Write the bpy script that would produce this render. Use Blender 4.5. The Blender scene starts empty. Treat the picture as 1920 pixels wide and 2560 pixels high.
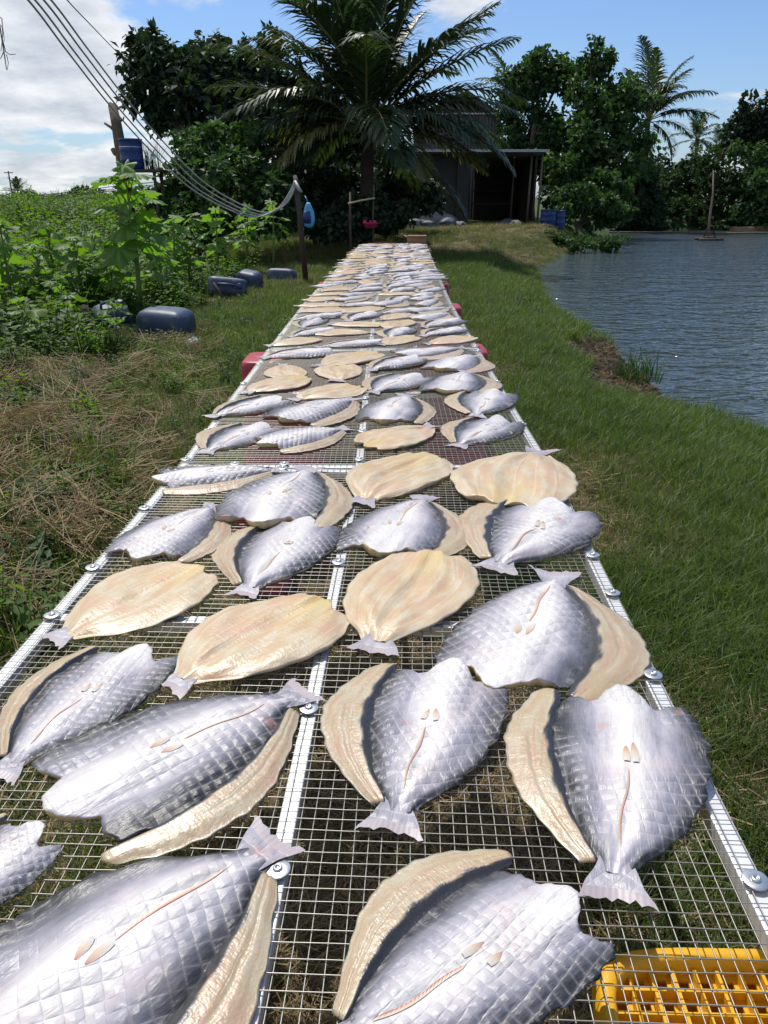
import bpy, math, random
import numpy as np
from mathutils import Vector, Matrix, Euler

PI = math.pi
R = math.radians
sc = bpy.context.scene
COL = sc.collection
rng = np.random.default_rng(11)
rnd = random.Random(5)

# ------------------------------------------------------------------ camera, world, sun, exposure
FPX, PITCH, CAMZ = 1923.0, R(22.29), 1.55
cam = bpy.data.cameras.new('camera')
cam.sensor_fit = 'VERTICAL'
cam.sensor_height = 24.0
cam.lens = 24.0 * FPX / 2560.0
cam.clip_start = 0.02
cam.clip_end = 3000
camo = bpy.data.objects.new('camera', cam)
COL.objects.link(camo)
camo.location = (0, 0, CAMZ)
camo.rotation_euler = (PI / 2 - PITCH, 0, 0)
sc.camera = camo

SUN_EL, SUN_AZ = R(62), R(-24)          # azimuth from +Y, negative = towards -X
sv = Vector((math.cos(SUN_EL) * math.sin(SUN_AZ), math.cos(SUN_EL) * math.cos(SUN_AZ), math.sin(SUN_EL)))
sl = bpy.data.lights.new('sun', 'SUN')
sl.energy = 4.3
sl.angle = R(0.55)
sl.color = (1.0, 0.955, 0.88)
so = bpy.data.objects.new('sun', sl)
COL.objects.link(so)
so.rotation_euler = sv.to_track_quat('Z', 'Y').to_euler()
so.location = sv * 60

sc.view_settings.view_transform = 'Standard'
sc.view_settings.look = 'None'
sc.view_settings.exposure = 0.0
sc.view_settings.gamma = 1.0
sc.view_settings.use_curve_mapping = False
sc.render.engine = 'CYCLES'
sc.cycles.max_bounces = 6
sc.cycles.transparent_max_bounces = 8
sc.cycles.sample_clamp_indirect = 6.0
sc.cycles.caustics_reflective = False
sc.cycles.caustics_refractive = False


class NT:
    """small wrapper for building node trees"""
    def __init__(s, nt):
        s.t = nt

    def n(s, typ, props=None, ins=None):
        nd = s.t.nodes.new(typ)
        for k, v in (props or {}).items():
            setattr(nd, k, v)
        for k, v in (ins or {}).items():
            s.put(nd.inputs[k], v)
        return nd

    def put(s, sock, v):
        if isinstance(v, bpy.types.NodeSocket):
            s.t.links.new(v, sock)
        elif v is not None:
            if isinstance(v, (tuple, list)) and len(v) == 3 and sock.type == 'RGBA':
                v = (*v, 1.0)
            sock.default_value = v

    def math(s, op, a, b=None, c=None, clamp=False):
        nd = s.n('ShaderNodeMath', {'operation': op, 'use_clamp': clamp})
        s.put(nd.inputs[0], a)
        if b is not None: s.put(nd.inputs[1], b)
        if c is not None: s.put(nd.inputs[2], c)
        return nd.outputs[0]

    def vmath(s, op, a, b=None, scale=None):
        nd = s.n('ShaderNodeVectorMath', {'operation': op})
        s.put(nd.inputs[0], a)
        if b is not None: s.put(nd.inputs[1], b)
        if scale is not None: s.put(nd.inputs['Scale'], scale)
        return nd.outputs[0]

    def mix(s, f, a, b, mode='MIX'):
        nd = s.n('ShaderNodeMix', {'data_type': 'RGBA', 'blend_type': mode})
        s.put(nd.inputs[0], f); s.put(nd.inputs[6], a); s.put(nd.inputs[7], b)
        return nd.outputs[2]

    def ramp(s, f, stops, interp='LINEAR'):
        nd = s.n('ShaderNodeValToRGB')
        cr = nd.color_ramp
        cr.interpolation = interp
        while len(cr.elements) < len(stops): cr.elements.new(0.5)
        for e, (p, c) in zip(cr.elements, stops):
            e.position = p
            e.color = (c, c, c, 1) if isinstance(c, (int, float)) else (*c, 1)
        s.put(nd.inputs[0], f)
        return nd.outputs[0]

    def step(s, f, lo, hi):
        nd = s.n('ShaderNodeMapRange', {'interpolation_type': 'SMOOTHSTEP'})
        s.put(nd.inputs[0], f); s.put(nd.inputs[1], lo); s.put(nd.inputs[2], hi)
        return nd.outputs[0]

    def noise(s, vec, scale, detail=3, rough=0.5, dist=0.0, color=False):
        nd = s.n('ShaderNodeTexNoise', None, {'Scale': scale, 'Detail': detail, 'Roughness': rough, 'Distortion': dist})
        if vec is not None: s.put(nd.inputs['Vector'], vec)
        return nd.outputs['Color' if color else 'Fac']

    def mapping(s, vec, scale=(1, 1, 1), rot=(0, 0, 0), loc=(0, 0, 0)):
        nd = s.n('ShaderNodeMapping', None, {'Vector': vec, 'Scale': scale, 'Rotation': rot, 'Location': loc})
        return nd.outputs[0]

    def bump(s, h, dist, strength=1.0, normal=None):
        nd = s.n('ShaderNodeBump', None, {'Height': h, 'Distance': dist, 'Strength': strength})
        if normal is not None: s.put(nd.inputs['Normal'], normal)
        return nd.outputs[0]


# world: sky texture with clouds mixed over it
w = bpy.data.worlds.new('World')
sc.world = w
w.use_nodes = True
w.node_tree.nodes.clear()
g = NT(w.node_tree)
sky = g.n('ShaderNodeTexSky', {'sky_type': 'NISHITA', 'sun_disc': False, 'sun_elevation': SUN_EL,
                               'sun_rotation': SUN_AZ, 'air_density': 1.0, 'dust_density': 0.8, 'ozone_density': 2.2})
tc = g.n('ShaderNodeTexCoord').outputs['Generated']
sep = g.n('ShaderNodeSeparateXYZ', None, {0: tc})
zz = g.math('MAXIMUM', sep.outputs[2], 0.0)
den = g.math('ADD', zz, 0.22)
pv = g.n('ShaderNodeCombineXYZ', None, {0: g.math('DIVIDE', sep.outputs[0], den), 1: g.math('DIVIDE', sep.outputs[1], den), 2: 0.0}).outputs[0]
c1 = g.noise(g.mapping(pv, loc=(3.1, 1.7, 0)), 1.7, 8, 0.57, 0.2)
c2 = g.noise(g.mapping(pv, loc=(7.7, 2.2, 0)), 0.5, 3, 0.5)
# more cloud towards the west (-X) where the photograph shows the bank
west = g.step(g.math('MULTIPLY', sep.outputs[0], -1.0), -0.1, 0.45)
cov = g.math('ADD', g.math('ADD', c1, g.math('MULTIPLY', g.math('SUBTRACT', c2, 0.5), 0.45)), g.math('SUBTRACT', g.math('MULTIPLY', west, 0.15), -0.005))
cm = g.step(cov, 0.535, 0.635)
shade = g.noise(g.mapping(pv, loc=(1, 9, 0)), 2.8, 7, 0.62)
ccol = g.ramp(g.math('ADD', shade, g.math('MULTIPLY', g.math('SUBTRACT', cov, 0.6), -0.5)), [(0.26, (5.6, 6.2, 7.2)), (0.60, (11.0, 11.1, 11.2))])
skyc = g.mix(1.0, sky.outputs[0], (0.92, 1.13, 1.43), 'MULTIPLY')
hz = g.step(sep.outputs[2], 0.22, -0.02)
skyc = g.mix(g.math('MULTIPLY', hz, 0.30), skyc, (5.6, 7.2, 9.0))
allc = g.mix(g.math('MULTIPLY', cm, 0.93), skyc, ccol)
bg = g.n('ShaderNodeBackground', None, {'Color': allc, 'Strength': 0.09})
wo = g.n('ShaderNodeOutputWorld', None, {0: bg.outputs[0]})

# ------------------------------------------------------------------ helpers: pixels of a 1659 wide view to points in the place
def ray(px, py):
    u, v = (px * 1.15732 - 960) / FPX, (py * 1.15732 - 1280) / FPX
    return Vector((u, math.cos(PITCH) - v * math.sin(PITCH), -(math.sin(PITCH) + v * math.cos(PITCH))))

def at_z(px, py, z):
    d = ray(px, py)
    t = (z - CAMZ) / d.z
    return Vector((0, 0, CAMZ)) + d * t

def at_d(px, py, depth):
    return Vector((0, 0, CAMZ)) + ray(px, py) * depth

# ------------------------------------------------------------------ helpers: objects
def tag(o, label=None, cat=None, group=None, kind=None):
    if label: o['label'] = label
    if cat: o['category'] = cat
    if group: o['group'] = group
    if kind: o['kind'] = kind
    return o

def empty(name, loc=(0, 0, 0), rz=0.0, scale=(1, 1, 1)):
    o = bpy.data.objects.new(name, None)
    o.empty_display_size = 0.1
    COL.objects.link(o)
    o.location = loc
    o.rotation_euler = (0, 0, rz)
    o.scale = scale
    return o

def link(name, me, parent=None):
    o = bpy.data.objects.new(name, me)
    COL.objects.link(o)
    if parent is not None: o.parent = parent
    return o

def copy_tree(o, parent=None):
    c = o.copy()
    COL.objects.link(c)
    if parent is not None:
        c.parent = parent
    for ch in o.children:
        copy_tree(ch, c)
    return c

class MB:
    """collects vertices and faces for one mesh"""
    def __init__(s):
        s.v, s.f, s.m = [], [], []

    def add(s, v, f, m=0):
        b = len(s.v)
        s.v += [tuple(p) for p in v]
        s.f += [tuple(i + b for i in q) for q in f]
        s.m += [m] * len(f)
        return s

    def box(s, c, size, rz=0.0, m=0, rot=None):
        x, y, z = (k / 2 for k in size)
        M3 = rot if rot is not None else Matrix.Rotation(rz, 3, 'Z')
        vs = [Vector(c) + M3 @ Vector((a * x, b * y, d * z)) for d in (-1, 1) for b in (-1, 1) for a in (-1, 1)]
        return s.add(vs, [(0, 2, 3, 1), (4, 5, 7, 6), (0, 1, 5, 4), (2, 6, 7, 3), (0, 4, 6, 2), (1, 3, 7, 5)], m)

    def tube(s, pts, rad, n=8, m=0, cap=True):
        pts = [Vector(p) for p in pts]
        if not isinstance(rad, (list, tuple)): rad = [rad] * len(pts)
        vs, fs = [], []
        t0 = (pts[1] - pts[0]).normalized()
        ref = Vector((0, 0, 1)) if abs(t0.z) < 0.9 else Vector((1, 0, 0))
        a = t0.cross(ref).normalized()
        for i, p in enumerate(pts):
            t = (pts[min(i + 1, len(pts) - 1)] - pts[max(i - 1, 0)]).normalized()
            a = (a - t * a.dot(t)).normalized()
            b = t.cross(a)
            for k in range(n):
                th = 2 * PI * k / n
                vs.append(p + (a * math.cos(th) + b * math.sin(th)) * rad[i])
        for i in range(len(pts) - 1):
            for k in range(n):
                k2 = (k + 1) % n
                fs.append((i * n + k, i * n + k2, (i + 1) * n + k2, (i + 1) * n + k))
        if cap:
            fs.append(tuple(range(n))[::-1])
            fs.append(tuple((len(pts) - 1) * n + k for k in range(n)))
        return s.add(vs, fs, m)

    def lathe(s, prof, c=(0, 0, 0), n=24, m=0):
        vs, fs = [], []
        for r, z in prof:
            for k in range(n):
                th = 2 * PI * k / n
                vs.append((c[0] + r * math.cos(th), c[1] + r * math.sin(th), c[2] + z))
        for i in range(len(prof) - 1):
            for k in range(n):
                k2 = (k + 1) % n
                fs.append((i * n + k, i * n + k2, (i + 1) * n + k2, (i + 1) * n + k))
        fs.append(tuple(range(n))[::-1])
        fs.append(tuple((len(prof) - 1) * n + k for k in range(n)))
        return s.add(vs, fs, m)

    def loft(s, secs, e=4.0, n=32, m=0, noise=0.0, seed=0):
        """stack of superellipse sections (z, half_x, half_y, cx, cy)"""
        r_ = random.Random(seed)
        vs, fs = [], []
        ph = [r_.uniform(0, 6) for _ in range(6)]
        for i, (z, hx, hy, cx, cy) in enumerate(secs):
            for k in range(n):
                th = 2 * PI * k / n
                c, q = math.cos(th), math.sin(th)
                rr = 1 + noise * (math.sin(3 * th + ph[0] + i) + math.sin(5 * th + ph[1] - 1.7 * i) * .7)
                vs.append((cx + hx * rr * math.copysign(abs(c) ** (2 / e), c), cy + hy * rr * math.copysign(abs(q) ** (2 / e), q),
                           z + noise * .1 * math.sin(2 * th + ph[2])))
        for i in range(len(secs) - 1):
            for k in range(n):
                k2 = (k + 1) % n
                fs.append((i * n + k, i * n + k2, (i + 1) * n + k2, (i + 1) * n + k))
        fs.append(tuple(range(n))[::-1])
        fs.append(tuple((len(secs) - 1) * n + k for k in range(n)))
        return s.add(vs, fs, m)

    def mesh(s, name, mats, smooth=True):
        me = bpy.data.meshes.new(name)
        me.from_pydata(s.v, [], s.f)
        for m in (mats if isinstance(mats, (list, tuple)) else [mats]): me.materials.append(m)
        me.polygons.foreach_set('material_index', s.m)
        me.polygons.foreach_set('use_smooth', [smooth] * len(s.f))
        me.update()
        return me

    def build(s, name, mats, parent=None, smooth=False):
        return link(name, s.mesh(name, mats, smooth), parent)

def bevel(o, width, seg=2):
    b = o.modifiers.new('bevel', 'BEVEL')
    b.width = width
    b.segments = seg
    b.limit_method = 'ANGLE'
    return o

def np_mesh(name, V, F, mat, smooth=True, mi=None):
    """V (n,3), F (m,k) with k = 3 or 4"""
    me = bpy.data.meshes.new(name)
    V = np.asarray(V, dtype=np.float32); F = np.asarray(F, dtype=np.int32)
    k = F.shape[1]
    me.vertices.add(len(V)); me.vertices.foreach_set('co', V.ravel())
    me.loops.add(F.size); me.loops.foreach_set('vertex_index', F.ravel())
    me.polygons.add(len(F))
    me.polygons.foreach_set('loop_start', np.arange(0, F.size, k, dtype=np.int32))
    me.polygons.foreach_set('loop_total', np.full(len(F), k, dtype=np.int32))
    me.polygons.foreach_set('use_smooth', np.full(len(F), smooth))
    for m in (mat if isinstance(mat, (list, tuple)) else [mat]): me.materials.append(m)
    if mi is not None: me.polygons.foreach_set('material_index', np.asarray(mi, dtype=np.int32))
    me.update(calc_edges=True)
    me.validate()
    return me

# ------------------------------------------------------------------ materials
MATS = {}
def new_mat(name):
    m = bpy.data.materials.new(name)
    m.use_nodes = True
    MATS[name] = m
    h = NT(m.node_tree)
    return m, h, m.node_tree.nodes['Principled BSDF']

def simple(name, col, rough=0.6, metal=0.0, var=0.15, scale=6.0, bump=0.0, bscale=40.0, spec=0.5, dirt=None):
    m, h, p = new_mat(name)
    co = h.n('ShaderNodeTexCoord').outputs['Object']
    nz = h.noise(co, scale, 5, 0.6)
    c = h.mix(nz, tuple(k * (1 - var) for k in col), tuple(min(1, k * (1 + var)) for k in col))
    if dirt is not None:
        d = h.step(h.noise(co, scale * 1.7, 6, 0.65), 0.5, 0.72)
        c = h.mix(h.math('MULTIPLY', d, dirt[1]), c, dirt[0])
    h.put(p.inputs['Base Color'], c)
    h.put(p.inputs['Roughness'], h.math('ADD', h.math('MULTIPLY', nz, 0.2), rough - 0.1))
    p.inputs['Metallic'].default_value = metal
    p.inputs['Specular IOR Level'].default_value = spec
    if bump > 0:
        h.put(p.inputs['Normal'], h.bump(h.noise(co, bscale, 4, 0.6), bump))
    return m

def leaf_mat(name, c1, c2, trans=0.4, rough=0.45, scale=1.2, tcol=None, spec=0.5):
    m, h, p = new_mat(name)
    info = h.n('ShaderNodeObjectInfo').outputs['Random']
    geo = h.n('ShaderNodeNewGeometry')
    co = geo.outputs['Position']
    rp = geo.outputs['Random Per Island']
    nz = h.noise(co, scale, 3, 0.6)
    f = h.math('ADD', h.math('MULTIPLY', nz, 0.5), h.math('ADD', h.math('MULTIPLY', rp, 0.35), h.math('MULTIPLY', info, 0.25)))
    c = h.ramp(f, [(0.25, c1), (0.8, c2)])
    h.put(p.inputs['Base Color'], c)
    p.inputs['Roughness'].default_value = rough
    p.inputs['Specular IOR Level'].default_value = spec
    tr = h.n('ShaderNodeBsdfTranslucent', None, {'Color': h.mix(1.0, c, tcol or (1.9, 2.0, 0.7), 'MULTIPLY')})
    ms = h.n('ShaderNodeMixShader', None, {0: trans, 1: p.outputs[0], 2: tr.outputs[0]})
    out = m.node_tree.nodes['Material Output']
    m.node_tree.links.new(ms.outputs[0], out.inputs[0])
    return m

M_ALU = simple('aluminium_rail', (0.72, 0.73, 0.74), 0.42, 0.35, 0.07, 9, 0.0004, 120, dirt=((0.45, 0.38, 0.30), 0.25))
M_WIRE = simple('galvanised_wire', (0.33, 0.32, 0.285), 0.42, 0.6, 0.15, 14)
M_STEEL = simple('washer_steel', (0.55, 0.56, 0.57), 0.33, 0.85, 0.12, 60)
M_RED = simple('red_plastic', (0.33, 0.03, 0.045), 0.45, 0, 0.18, 4, dirt=((0.45, 0.2, 0.2), 0.35))
M_YEL = simple('yellow_plastic', (0.72, 0.385, 0.012), 0.42, 0, 0.12, 5, 0.0005, 90, dirt=((0.45, 0.2, 0.02), 0.45))
M_BLUE = simple('blue_plastic', (0.035, 0.060, 0.115), 0.5, 0, 0.25, 5, 0.002, 30, dirt=((0.15, 0.16, 0.18), 0.75))
M_BLUE2 = simple('bright_blue_plastic', (0.009, 0.038, 0.16), 0.45, 0, 0.2, 4)
M_BARK = simple('bark', (0.11, 0.085, 0.06), 0.85, 0, 0.35, 9, 0.02, 14, 0.2)
M_DEAD = simple('dead_wood', (0.17, 0.135, 0.10), 0.85, 0, 0.35, 7, 0.015, 18, 0.2)
M_PTRUNK = simple('palm_trunk', (0.07, 0.058, 0.045), 0.85, 0, 0.3, 6, 0.02, 10, 0.2)
M_BAMBOO = simple('bamboo', (0.42, 0.36, 0.22), 0.55, 0, 0.2, 4)
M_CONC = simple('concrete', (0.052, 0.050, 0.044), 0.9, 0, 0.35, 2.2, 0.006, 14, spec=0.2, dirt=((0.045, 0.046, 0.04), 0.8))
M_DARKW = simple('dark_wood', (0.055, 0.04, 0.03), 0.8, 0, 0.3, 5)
M_CARD = simple('cardboard', (0.26, 0.16, 0.10), 0.85, 0, 0.12, 5)
M_WHITE = simple('white_plastic', (0.62, 0.62, 0.6), 0.5, 0, 0.08, 5, dirt=((0.35, 0.33, 0.28), 0.4))
M_SACK = simple('woven_sack', (0.15, 0.15, 0.145), 0.8, 0, 0.2, 5, 0.01, 12, dirt=((0.2, 0.17, 0.12), 0.6))
M_SACKB = simple('blue_sheet', (0.022, 0.038, 0.065), 0.6, 0, 0.25, 5, 0.01, 12)
M_PINK = simple('pink_plastic', (0.48, 0.03, 0.13), 0.5, 0, 0.15, 5)
M_SKYBAG = simple('light_blue_bag', (0.10, 0.34, 0.62), 0.5, 0, 0.2, 6, 0.01, 14)
M_CABLE = simple('grey_cable', (0.36, 0.36, 0.35), 0.55, 0, 0.25, 3)
M_CABLED = simple('dark_cable', (0.03, 0.03, 0.035), 0.6)
M_METROOF = simple('metal_roof', (0.40, 0.41, 0.42), 0.5, 0.5, 0.15, 3, dirt=((0.22, 0.14, 0.09), 0.5))
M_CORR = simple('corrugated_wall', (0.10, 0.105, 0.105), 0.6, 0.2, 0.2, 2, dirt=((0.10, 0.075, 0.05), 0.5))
M_THATCH = simple('dark_roof', (0.07, 0.06, 0.05), 0.9, 0, 0.3, 5, 0.02, 12)
M_FOAM = simple('foam_block', (0.66, 0.66, 0.64), 0.8, 0, 0.08, 5)
M_FROND_RIB = simple('frond_rib', (0.20, 0.20, 0.07), 0.6, 0, 0.25, 3)
M_STEM = simple('green_stem', (0.14, 0.20, 0.06), 0.6, 0, 0.2, 6)
M_NET = simple('green_net', (0.05, 0.14, 0.11), 0.8, 0, 0.25, 8)

L_DARK = leaf_mat('leaf_dark', (0.012, 0.028, 0.018), (0.036, 0.062, 0.030), 0.18, 0.55, spec=0.25)
L_MID = leaf_mat('leaf_mid', (0.017, 0.048, 0.017), (0.056, 0.110, 0.034), 0.3, 0.55, spec=0.25)
L_HEDGE = leaf_mat('leaf_hedge', (0.012, 0.034, 0.015), (0.038, 0.072, 0.026), 0.22, 0.6, spec=0.2)
L_BRIGHT = leaf_mat('leaf_bright', (0.04, 0.10, 0.014), (0.11, 0.19, 0.022), 0.5, 0.5, spec=0.3)
L_BIG = leaf_mat('leaf_big', (0.07, 0.16, 0.025), (0.13, 0.24, 0.04), 0.5, 0.5, 5.0)
L_PALM = leaf_mat('leaf_palm', (0.020, 0.040, 0.020), (0.060, 0.090, 0.042), 0.2, 0.42, spec=0.35)
L_PALMY = leaf_mat('leaf_palm_old', (0.09, 0.10, 0.03), (0.17, 0.17, 0.06), 0.3, 0.45)
L_GRASS = leaf_mat('grass_green', (0.040, 0.078, 0.018), (0.115, 0.168, 0.040), 0.36, 0.5, 0.9, spec=0.3)
L_GRASS2 = leaf_mat('grass_olive', (0.062, 0.086, 0.026), (0.155, 0.160, 0.060), 0.32, 0.55, 0.9, spec=0.3)
L_STRAW = leaf_mat('straw', (0.13, 0.095, 0.047), (0.34, 0.26, 0.135), 0.15, 0.65, 2.0, (1.2, 1.1, 0.9), spec=0.25)
L_FIELD = leaf_mat('leaf_field', (0.022, 0.058, 0.010), (0.085, 0.15, 0.024), 0.42, 0.55, 0.5, spec=0.25)

# fish skin -----------------------------------------------------------------
def mat_skin():
    m, h, p = new_mat('fish_skin')
    uv = h.n('ShaderNodeUVMap', {'uv_map': 'UVMap'}).outputs[0]
    edge = h.n('ShaderNodeAttribute', {'attribute_name': 'edge'}).outputs['Fac']
    rr = h.n('ShaderNodeObjectInfo').outputs['Random']
    off = h.n('ShaderNodeCombineXYZ', None, {0: h.math('MULTIPLY', rr, 7.0), 1: h.math('MULTIPLY', rr, 13.0), 2: h.math('MULTIPLY', rr, 5.0)}).outputs[0]
    uvr = h.vmath('ADD', uv, off)
    nA = h.noise(uvr, 8.0, 4, 0.6)
    nB = h.noise(uvr, 30.0, 4, 0.6)
    ray_ = h.noise(h.mapping(uvr, scale=(22, 5, 1)), 4.0, 4, 0.6)
    edge = h.math('ADD', edge, h.math('MULTIPLY', h.math('SUBTRACT', rr, 0.55), 0.16))
    e = h.math('ADD', edge, h.math('ADD', h.math('MULTIPLY', h.math('SUBTRACT', nA, 0.5), 0.62), h.math('MULTIPLY', h.math('SUBTRACT', ray_, 0.5), 0.30)))
    col = h.ramp(e, [(0.05, (0.65, 0.625, 0.61)), (0.20, (0.53, 0.51, 0.515)), (0.37, (0.40, 0.38, 0.42)), (0.56, (0.245, 0.24, 0.285)), (0.76, (0.12, 0.121, 0.142)), (0.95, (0.03, 0.031, 0.035))])
    pk = h.math('MULTIPLY', h.step(h.noise(uvr, 11.0, 3, 0.55), 0.5, 0.72), h.math('SUBTRACT', 0.42, h.math('MULTIPLY', edge, 0.4)))
    col = h.mix(pk, col, (0.58, 0.44, 0.44))
    bl = h.step(h.noise(uvr, 16.0, 4, 0.6), 0.66, 0.74)
    col = h.mix(h.math('MULTIPLY', bl, 0.45), col, (0.46, 0.22, 0.20))
    dl = h.step(h.noise(uvr, 10.0, 5, 0.65), 0.60, 0.70)
    col = h.mix(h.math('MULTIPLY', dl, 0.4), col, (0.30, 0.29, 0.30))
    # imprint of the wire mesh
    rot = h.n('ShaderNodeVectorRotate', {'rotation_type': 'Z_AXIS'}, {'Vector': uv, 'Angle': h.math('MULTIPLY', rr, 6.0)}).outputs[0]
    wob = h.vmath('SCALE', h.vmath('SUBTRACT', h.noise(uvr, 9.0, 3, 0.55, color=True), (0.5, 0.5, 0.5)), scale=0.017)
    gv = h.n('ShaderNodeSeparateXYZ', None, {0: h.vmath('SCALE', h.vmath('ADD', rot, wob), scale=1 / 0.0195)})
    tx = h.math('PINGPONG', gv.outputs[0], 0.5)
    ty = h.math('PINGPONG', gv.outputs[1], 0.5)
    gx = h.step(tx, 0.0, 0.17)
    gy = h.step(ty, 0.0, 0.17)
    pil = h.math('MULTIPLY', h.math('POWER', h.math('MULTIPLY', tx, 2.0), 0.42), h.math('POWER', h.math('MULTIPLY', ty, 2.0), 0.42))
    gm = h.math('ADD', h.math('MULTIPLY', h.step(h.noise(uvr, 6.0, 2, 0.5), 0.38, 0.62), 0.9), 0.12)
    groove = h.math('MULTIPLY', h.math('SUBTRACT', 1.0, h.math('MINIMUM', gx, gy)), gm)
    col = h.mix(h.math('MULTIPLY', groove, 0.20), col, (0.66, 0.64, 0.66))
    # each pressed cell catches its own tone
    cell = h.n('ShaderNodeTexWhiteNoise', {'noise_dimensions': '2D'}, {'Vector': h.vmath('FLOOR', h.vmath('SCALE', h.vmath('ADD', rot, wob), scale=1 / 0.039))}).outputs[0]
    h.put(p.inputs['Base Color'], col)
    h.put(p.inputs['Roughness'], h.math('ADD', 0.30, h.math('MULTIPLY', nB, 0.22)))
    p.inputs['Specular IOR Level'].default_value = 0.45
    b1 = h.bump(h.math('MULTIPLY', pil, gm), 0.0045, 0.65)
    b2 = h.bump(ray_, 0.004, 0.7, b1)
    b3 = h.bump(nA, 0.01, 0.6, b2)
    h.put(p.inputs['Normal'], b3)
    return m

def mat_flesh(name, base, pink, pale, fat=(0.76, 0.60, 0.27)):
    m, h, p = new_mat(name)
    uv = h.n('ShaderNodeUVMap', {'uv_map': 'UVMap'}).outputs[0]
    edge = h.n('ShaderNodeAttribute', {'attribute_name': 'edge'}).outputs['Fac']
    lane = h.n('ShaderNodeAttribute', {'attribute_name': 'lane'}).outputs['Fac']
    skin = h.n('ShaderNodeAttribute', {'attribute_name': 'skin'}).outputs['Fac']
    rr = h.n('ShaderNodeObjectInfo').outputs['Random']
    sep = h.n('ShaderNodeSeparateXYZ', None, {0: uv})
    lv = h.n('ShaderNodeCombineXYZ', None, {0: h.math('MULTIPLY', lane, 2.6), 1: h.math('MULTIPLY', sep.outputs[1], 5.5), 2: h.math('MULTIPLY', rr, 40.0)}).outputs[0]
    st = h.noise(lv, 2.6, 2.5, 0.5)
    uvr = h.n('ShaderNodeCombineXYZ', None, {0: sep.outputs[0], 1: sep.outputs[1], 2: h.math('MULTIPLY', rr, 9.0)}).outputs[0]
    nA = h.noise(uvr, 9.0, 4, 0.55)
    nB = h.noise(uvr, 130.0, 2, 0.6)
    seg = h.noise(h.mapping(uvr, scale=(1.0, 9.0, 1.0), rot=(0, 0, 0.5)), 12.0, 3, 0.6)
    c = h.ramp(h.math('ADD', h.math('MULTIPLY', st, 0.6), h.math('MULTIPLY', h.noise(uvr, 14.0, 3, 0.55), 0.4)), [(0.30, pink), (0.47, base), (0.60, pale), (0.76, base)])
    c = h.mix(h.math('MULTIPLY', h.step(nA, 0.48, 0.7), 0.55), c, pink)
    c = h.mix(h.math('MULTIPLY', h.step(edge, 0.72, 1.0), 0.55), c, pale)
    fatm = h.math('MULTIPLY', h.step(sep.outputs[1], 0.24, 0.42), h.step(h.math('ADD', edge, h.math('MULTIPLY', nA, 0.5)), 0.85, 0.35))
    c = h.mix(h.math('MULTIPLY', fatm, 0.6), c, fat)
    sm = h.math('PINGPONG', h.math('ADD', h.math('MULTIPLY', lane, 3.1), h.math('MULTIPLY', h.noise(uvr, 6.0, 3, 0.5), 0.5)), 0.5)
    seam = h.math('MULTIPLY', h.step(sm, 0.075, 0.0), h.step(nA, 0.35, 0.5))
    c = h.mix(h.math('MULTIPLY', seam, 0.35), c, tuple(min(1, k * 1.22) for k in pale))
    sm2 = h.math('PINGPONG', h.math('ADD', h.math('MULTIPLY', lane, 1.6), h.math('MULTIPLY', h.noise(uvr, 4.0, 3, 0.5), 0.5)), 0.5)
    seam2 = h.math('MULTIPLY', h.step(sm2, 0.05, 0.0), h.step(h.noise(uvr, 8.0, 2, 0.5), 0.42, 0.58))
    c = h.mix(h.math('MULTIPLY', seam2, 0.45), c, tuple(k * .72 for k in pink))
    blood = h.step(h.noise(lv, 6.5, 4, 0.7), 0.69, 0.76)
    c = h.mix(h.math('MULTIPLY', blood, 0.35), c, (0.42, 0.10, 0.06))
    c = h.mix(skin, c, (0.030, 0.031, 0.036))
    h.put(p.inputs['Base Color'], c)
    h.put(p.inputs['Roughness'], h.math('ADD', 0.27, h.math('MULTIPLY', nA, 0.26)))
    p.inputs['Coat Weight'].default_value = 0.15
    p.inputs['Coat Roughness'].default_value = 0.12
    p.inputs['Specular IOR Level'].default_value = 0.6
    p.inputs['Subsurface Weight'].default_value = 0.4
    p.inputs['Subsurface Radius'].default_value = (0.02, 0.009, 0.004)
    p.inputs['Subsurface Scale'].default_value = 0.4
    b1 = h.bump(h.math('SUBTRACT', st, h.math('MULTIPLY', seam2, 0.5)), 0.0018, 0.35)
    b2 = h.bump(seg, 0.0022, 0.4, b1)
    b3 = h.bump(nB, 0.0016, 0.7, b2)
    h.put(p.inputs['Normal'], b3)
    return m

def mat_fin(name, c1, c2, c3, wave=3.2):
    m, h, p = new_mat(name)
    uv = h.n('ShaderNodeUVMap', {'uv_map': 'UVMap'}).outputs[0]
    sep = h.n('ShaderNodeSeparateXYZ', None, {0: uv})
    rays = h.n('ShaderNodeTexWave', {'bands_direction': 'X'}, {'Vector': uv, 'Scale': wave, 'Distortion': 1.2, 'Detail': 2.0, 'Detail Scale': 2.0}).outputs['Fac']
    nz = h.noise(uv, 5.0, 3, 0.6)
    c = h.ramp(h.math('ADD', sep.outputs[1], h.math('MULTIPLY', h.math('SUBTRACT', nz, 0.5), 0.6)), [(0.05, c1), (0.5, c2), (0.95, c3)])
    c = h.mix(h.math('MULTIPLY', rays, 0.10), c, (0.56, 0.52, 0.52))
    h.put(p.inputs['Base Color'], c)
    p.inputs['Roughness'].default_value = 0.38
    h.put(p.inputs['Normal'], h.bump(rays, 0.0003, 0.6))
    return m

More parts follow.
